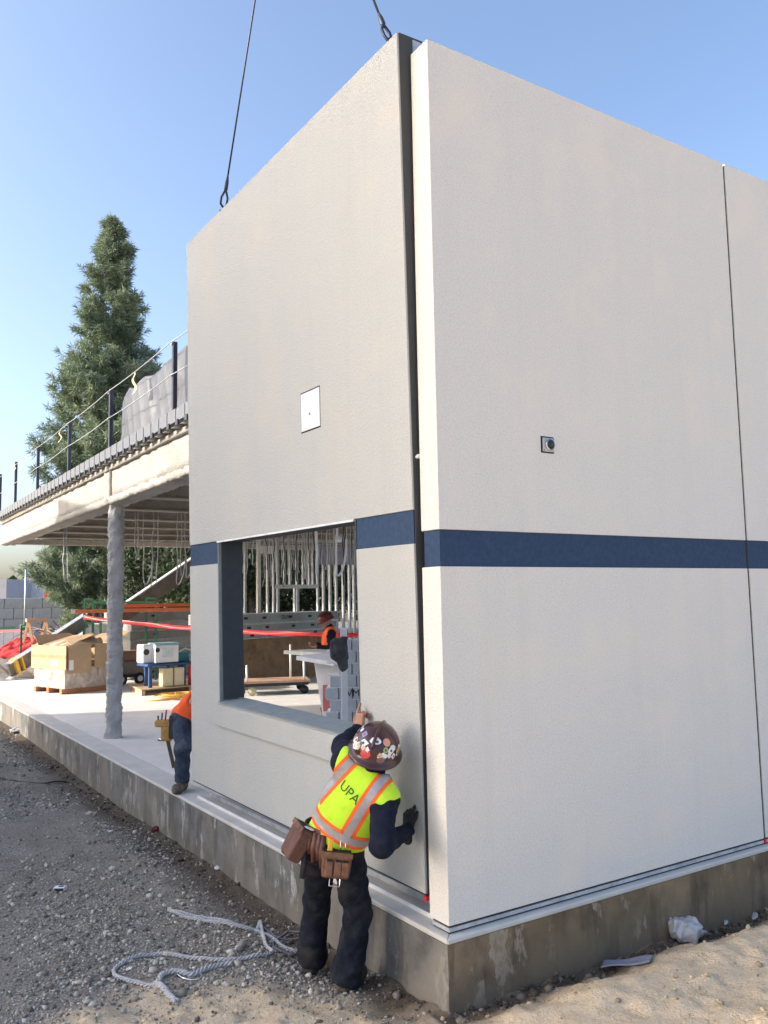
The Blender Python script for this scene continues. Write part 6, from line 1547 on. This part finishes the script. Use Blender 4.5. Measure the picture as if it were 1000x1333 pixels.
# ================================================================== SMALL THINGS ON THE GROUND
def gpt(px, py, dz=0.0):
    z = -0.42
    for _ in range(8): p = az(px, py, z); z = float(gh(p[0], p[1])) + dz
    return az(px, py, z)
def cat(pts, n):
    """Catmull-Rom through pts"""
    P = [np.asarray(p, float) for p in pts]; P = [2 * P[0] - P[1]] + P + [2 * P[-1] - P[-2]]; out = []
    for i in range(1, len(P) - 2):
        for t in np.linspace(0, 1, n, endpoint=False):
            out.append(0.5 * ((2 * P[i]) + (P[i + 1] - P[i - 1]) * t + (2 * P[i - 1] - 5 * P[i] + 4 * P[i + 1] - P[i + 2]) * t * t + (3 * P[i] - P[i - 1] - 3 * P[i + 1] + P[i + 2]) * t ** 3))
    out.append(P[-2]); return out
def laid(pts, r_):
    o = []
    for p in pts: q = np.array(p, float); q[2] = max(q[2], float(gh(q[0], q[1])) + r_ * 0.9); o.append(q)
    return o
def twisted(mb, pts, r_, strands=3, pitch=0.055):
    pts = [np.asarray(p) for p in pts]; L = np.concatenate([[0], np.cumsum([np.linalg.norm(b - a) for a, b in zip(pts[:-1], pts[1:])])])
    n = max(10, int(L[-1] / 0.009)); s = np.linspace(0, L[-1], n); C_ = np.stack([np.interp(s, L, [p[i] for p in pts]) for i in range(3)], -1)
    T = unit(np.gradient(C_, axis=0)); S_ = unit(np.cross(T, UZ)); U_ = np.cross(S_, T)
    for k in range(strands):
        a = 2 * math.pi * (s / pitch + k / strands)
        mb.tube(list(C_ + (S_ * np.cos(a)[:, None] + U_ * np.sin(a)[:, None]) * r_ * 0.60), r_ * 0.50, 6)
    return mb
rp_ = empty('rope', gpt(250, 1250), 'thick grey twisted rope lying looped on the gravel', 'rope')
main = [gpt(*p) for p in ((404, 1230), (390, 1240), (370, 1236), (352, 1222), (330, 1213), (300, 1203), (262, 1197), (228, 1189), (221, 1187), (236, 1194), (262, 1200), (300, 1206), (330, 1213), (337, 1207), (339, 1203), (343, 1222), (346, 1233), (354, 1241), (340, 1246), (318, 1250), (285, 1252), (245, 1249), (212, 1244), (180, 1247), (158, 1257), (148, 1266), (152, 1274), (170, 1280), (203, 1286))]
twisted(MB(), laid(cat(main, 8), 0.0145), 0.0138, 3, 0.085).build('strand_loop', M['rope'], rp_, True)
end1 = [gpt(*p) for p in ((203, 1283), (212, 1290), (220, 1300), (230, 1308))]
twisted(MB(), laid(cat(end1, 8), 0.02), 0.0195, 3, 0.09).build('splice', M['rope'], rp_, True)
end2 = [gpt(*p) for p in ((206, 1280), (213, 1271), (226, 1268), (238, 1269), (250, 1272), (266, 1265), (285, 1260), (302, 1257))]
twisted(MB(), laid(cat(end2, 8), 0.018), 0.0175, 3, 0.09).build('splice', M['rope'], rp_, True)
hk = [gpt(*p) for p in ((228, 1269), (240, 1276), (258, 1277), (262, 1271), (246, 1268), (229, 1268))]
MB().tube(laid(cat(hk, 6), 0.012), 0.006, 6).build('snap_hook', M['chrome'], rp_, True)
o = MB().tube(laid(cat([gpt(*p) for p in ((340, 1206), (352, 1215), (362, 1222), (380, 1224), (396, 1222), (404, 1226), (398, 1236), (380, 1244), (362, 1238), (356, 1228), (372, 1216), (392, 1213))], 8), 0.008), 0.006, 6).build('cord', mat('cord_dark', (0.18, 0.19, 0.24), 0.8), None, True); tag(o, 'thin dark cord coiled beside the worker\'s left foot', 'cord')
o = MB().tube(laid(cat([gpt(*p) for p in ((-10, 1012), (30, 1019), (60, 1020), (88, 1019), (104, 1026), (118, 1034))], 8), 0.01), 0.012, 6).build('wire_lead', mat('lead_brown', (0.09, 0.075, 0.065), 0.8), None, True); tag(o, 'dark lead running over the gravel at the far left', 'lead')
# crushed white packet with dark print
p = gpt(78, 1157, 0.02); t = empty('packet', p, 'crushed white packet with dark print on the gravel', 'packet')
MB().obox(p, RX * 0.047, FY * 0.03, UZ * 0.018).build('box', M['white'], t, bevel=0.006); MB().obox(p + UZ * 0.0185 + RX * 0.01, RX * 0.02, FY * 0.014, UZ * 0.001).build('print', M['bluepl'], t); MB().obox(p - FY * 0.0305, RX * 0.04, FY * 0.001, UZ * 0.012).build('print', M['darkpl'], t)
def scrap(px, py, s, m, name, label, cat_, seed, flat=0.35):
    p = gpt(px, py); r2 = np.random.default_rng(seed)
    V = IV * (1 + r2.normal(0, 0.22, (12, 1))) * s * np.array([1.1, 0.9, flat]); V = V + p + UZ * s * flat * 0.7
    o = from_data(name, V, IF, m, None, False); md = o.modifiers.new('s', 'SUBSURF'); md.levels = md.render_levels = 2; md.subdivision_type = 'SIMPLE'
    tx = bpy.data.textures.new(name, 'CLOUDS'); tx.noise_scale = s * 0.5; d = o.modifiers.new('d', 'DISPLACE'); d.texture = tx; d.strength = s * 0.6; d.texture_coords = 'GLOBAL'
    return tag(o, label, cat_)
wp_ = mat('waste_paper', (0.7, 0.7, 0.7), 0.8)
scrap(286, 1131, 0.05, wp_, 'paper_scrap', 'crumpled white paper at the foot of the foundation', 'paper', 1)
scrap(341, 1161, 0.036, mat('brown_lump', (0.25, 0.16, 0.06), 0.7), 'brown_lump', 'small brown lump beside the foundation near the worker', 'lump', 2, 0.8)
scrap(361, 1173, 0.026, wp_, 'paper_scrap', 'tiny white scrap near the worker at the foundation foot', 'paper', 3, 0.9)
scrap(181, 1054, 0.055, wp_, 'paper_scrap', 'white scrap of paper halfway along the foundation foot', 'paper', 4)
scrap(204, 1081, 0.07, mat('red_rag', (0.11, 0.015, 0.022), 0.85, var=0.4), 'red_rag', 'dark red rag lying in the soil by the foundation', 'rag', 5)
scrap(118, 1063, 0.06, mat('pale_stone', (0.42, 0.38, 0.32), 0.9), 'stone', 'pale flat stone on the gravel beyond the white packet', 'stone', 6, 0.5)
scrap(144, 1083, 0.03, wp_, 'paper_scrap', 'small white flake on the open gravel', 'paper', 7)
scrap(168, 1263, 0.018, wp_, 'paper_scrap', 'pale chip inside the rope loop', 'paper', 8, 0.6)
scrap(293, 1284, 0.022, mat('pale_stone2', (0.6, 0.55, 0.48), 0.9), 'stone', 'pale pebble beside the rope end', 'stone', 9, 0.7)
scrap(323, 1275, 0.014, wp_, 'paper_scrap', 'pale splinter right of the rope end', 'paper', 10, 1.2)
scrap(24, 953, 0.16, M['block'], 'stone', 'flat grey stone at the foundation foot far left', 'stone', 12, 0.3)
# clear bag, crumpled, by the right wall
M['bag'] = mat('bag_plastic', (0.46, 0.44, 0.44), 0.35, var=0.12, vs_=14, bmp=0.5, bs=30, bd=0.02, spec=0.6)
bc = gpt(893, 1226) + UZ * 0.075; bt_ = unit((gpt(936, 1214) - gpt(893, 1226))[None])[0]
def bagf(p):
    d = ellip(p, bc, (0.135, 0.10, 0.095), np.stack([bt_, np.cross(UZ, bt_), UZ]))
    d = smin(d, rcone(p, bc + bt_ * 0.06 - UZ * 0.01, bc + bt_ * 0.21 - UZ * 0.045, 0.06, 0.014), 0.05)
    d = smin(d, rcone(p, bc - bt_ * 0.08 + UZ * 0.04, bc - bt_ * 0.135 + UZ * 0.09, 0.04, 0.008), 0.03)
    r2 = np.random.default_rng(4)
    fc = np.full(len(p), -1.0)
    for k in range(34):
        n_ = r2.normal(size=3); n_ /= np.linalg.norm(n_); sup = np.linalg.norm(np.array([n_ @ bt_ * 0.135, n_ @ np.cross(UZ, bt_) * 0.10, n_[2] * 0.095]))
        fc = np.maximum(fc, (p - bc) @ n_ - sup * r2.uniform(0.78, 1.0))
    tail = rcone(p, bc + bt_ * 0.05 - UZ * 0.01, bc + bt_ * 0.22 - UZ * 0.045, 0.065, 0.012)
    ear = rcone(p, bc - bt_ * 0.08 + UZ * 0.04, bc - bt_ * 0.14 + UZ * 0.10, 0.045, 0.004)
    d = np.minimum(np.minimum(fc, tail), ear); w_ = np.zeros(len(p))
    for k in range(8):
        dd_ = r2.normal(size=3); dd_ /= np.linalg.norm(dd_); w_ += np.abs(np.sin(p @ dd_ * r2.uniform(20, 60) + r2.uniform(0, 6) + 1.5 * np.sin(p @ r2.normal(size=3) * 18))) - 0.6
    return d + 0.007 * w_
o = sdf_obj('plastic_bag', bagf, [bc - 0.2, bc + 0.2, bc + bt_ * 0.2], 0.05, 0.0065, M['bag'], None); tag(o, 'crumpled pale plastic bag at the foot of the right wall', 'bag')
p = gpt(816, 1253, 0.02); q1, q2 = gpt(784, 1254, 0.01), gpt(847, 1247, 0.01); e = (q2 - q1) / 2
fv = np.cross(UZ, unit(e[None])[0]) * 0.055
def shf(u, v): return p + e * (u * 2 - 1) + fv * (v * 2 - 1) + UZ * (0.005 * math.sin(u * 7 + 2 * v) + 0.003 * math.sin(v * 9) + 0.004)
o = grid_obj('folded_sheet', shf, 20, 12, mat('blue_sheet', (0.20, 0.22, 0.29), 0.6, var=0.15), thick=0.006); tag(o, 'small folded blue-grey sheet on the sand by the right wall', 'sheet')
scrap(985, 1188 + 8, 0.03, M['galv'], 'foil_scrap', 'shiny foil scrap past the plastic bag', 'scrap', 14, 0.8)
scrap(945, 1204, 0.02, M['galv'], 'foil_scrap', 'small shiny scrap next to the tail of the bag', 'scrap', 15, 0.9)
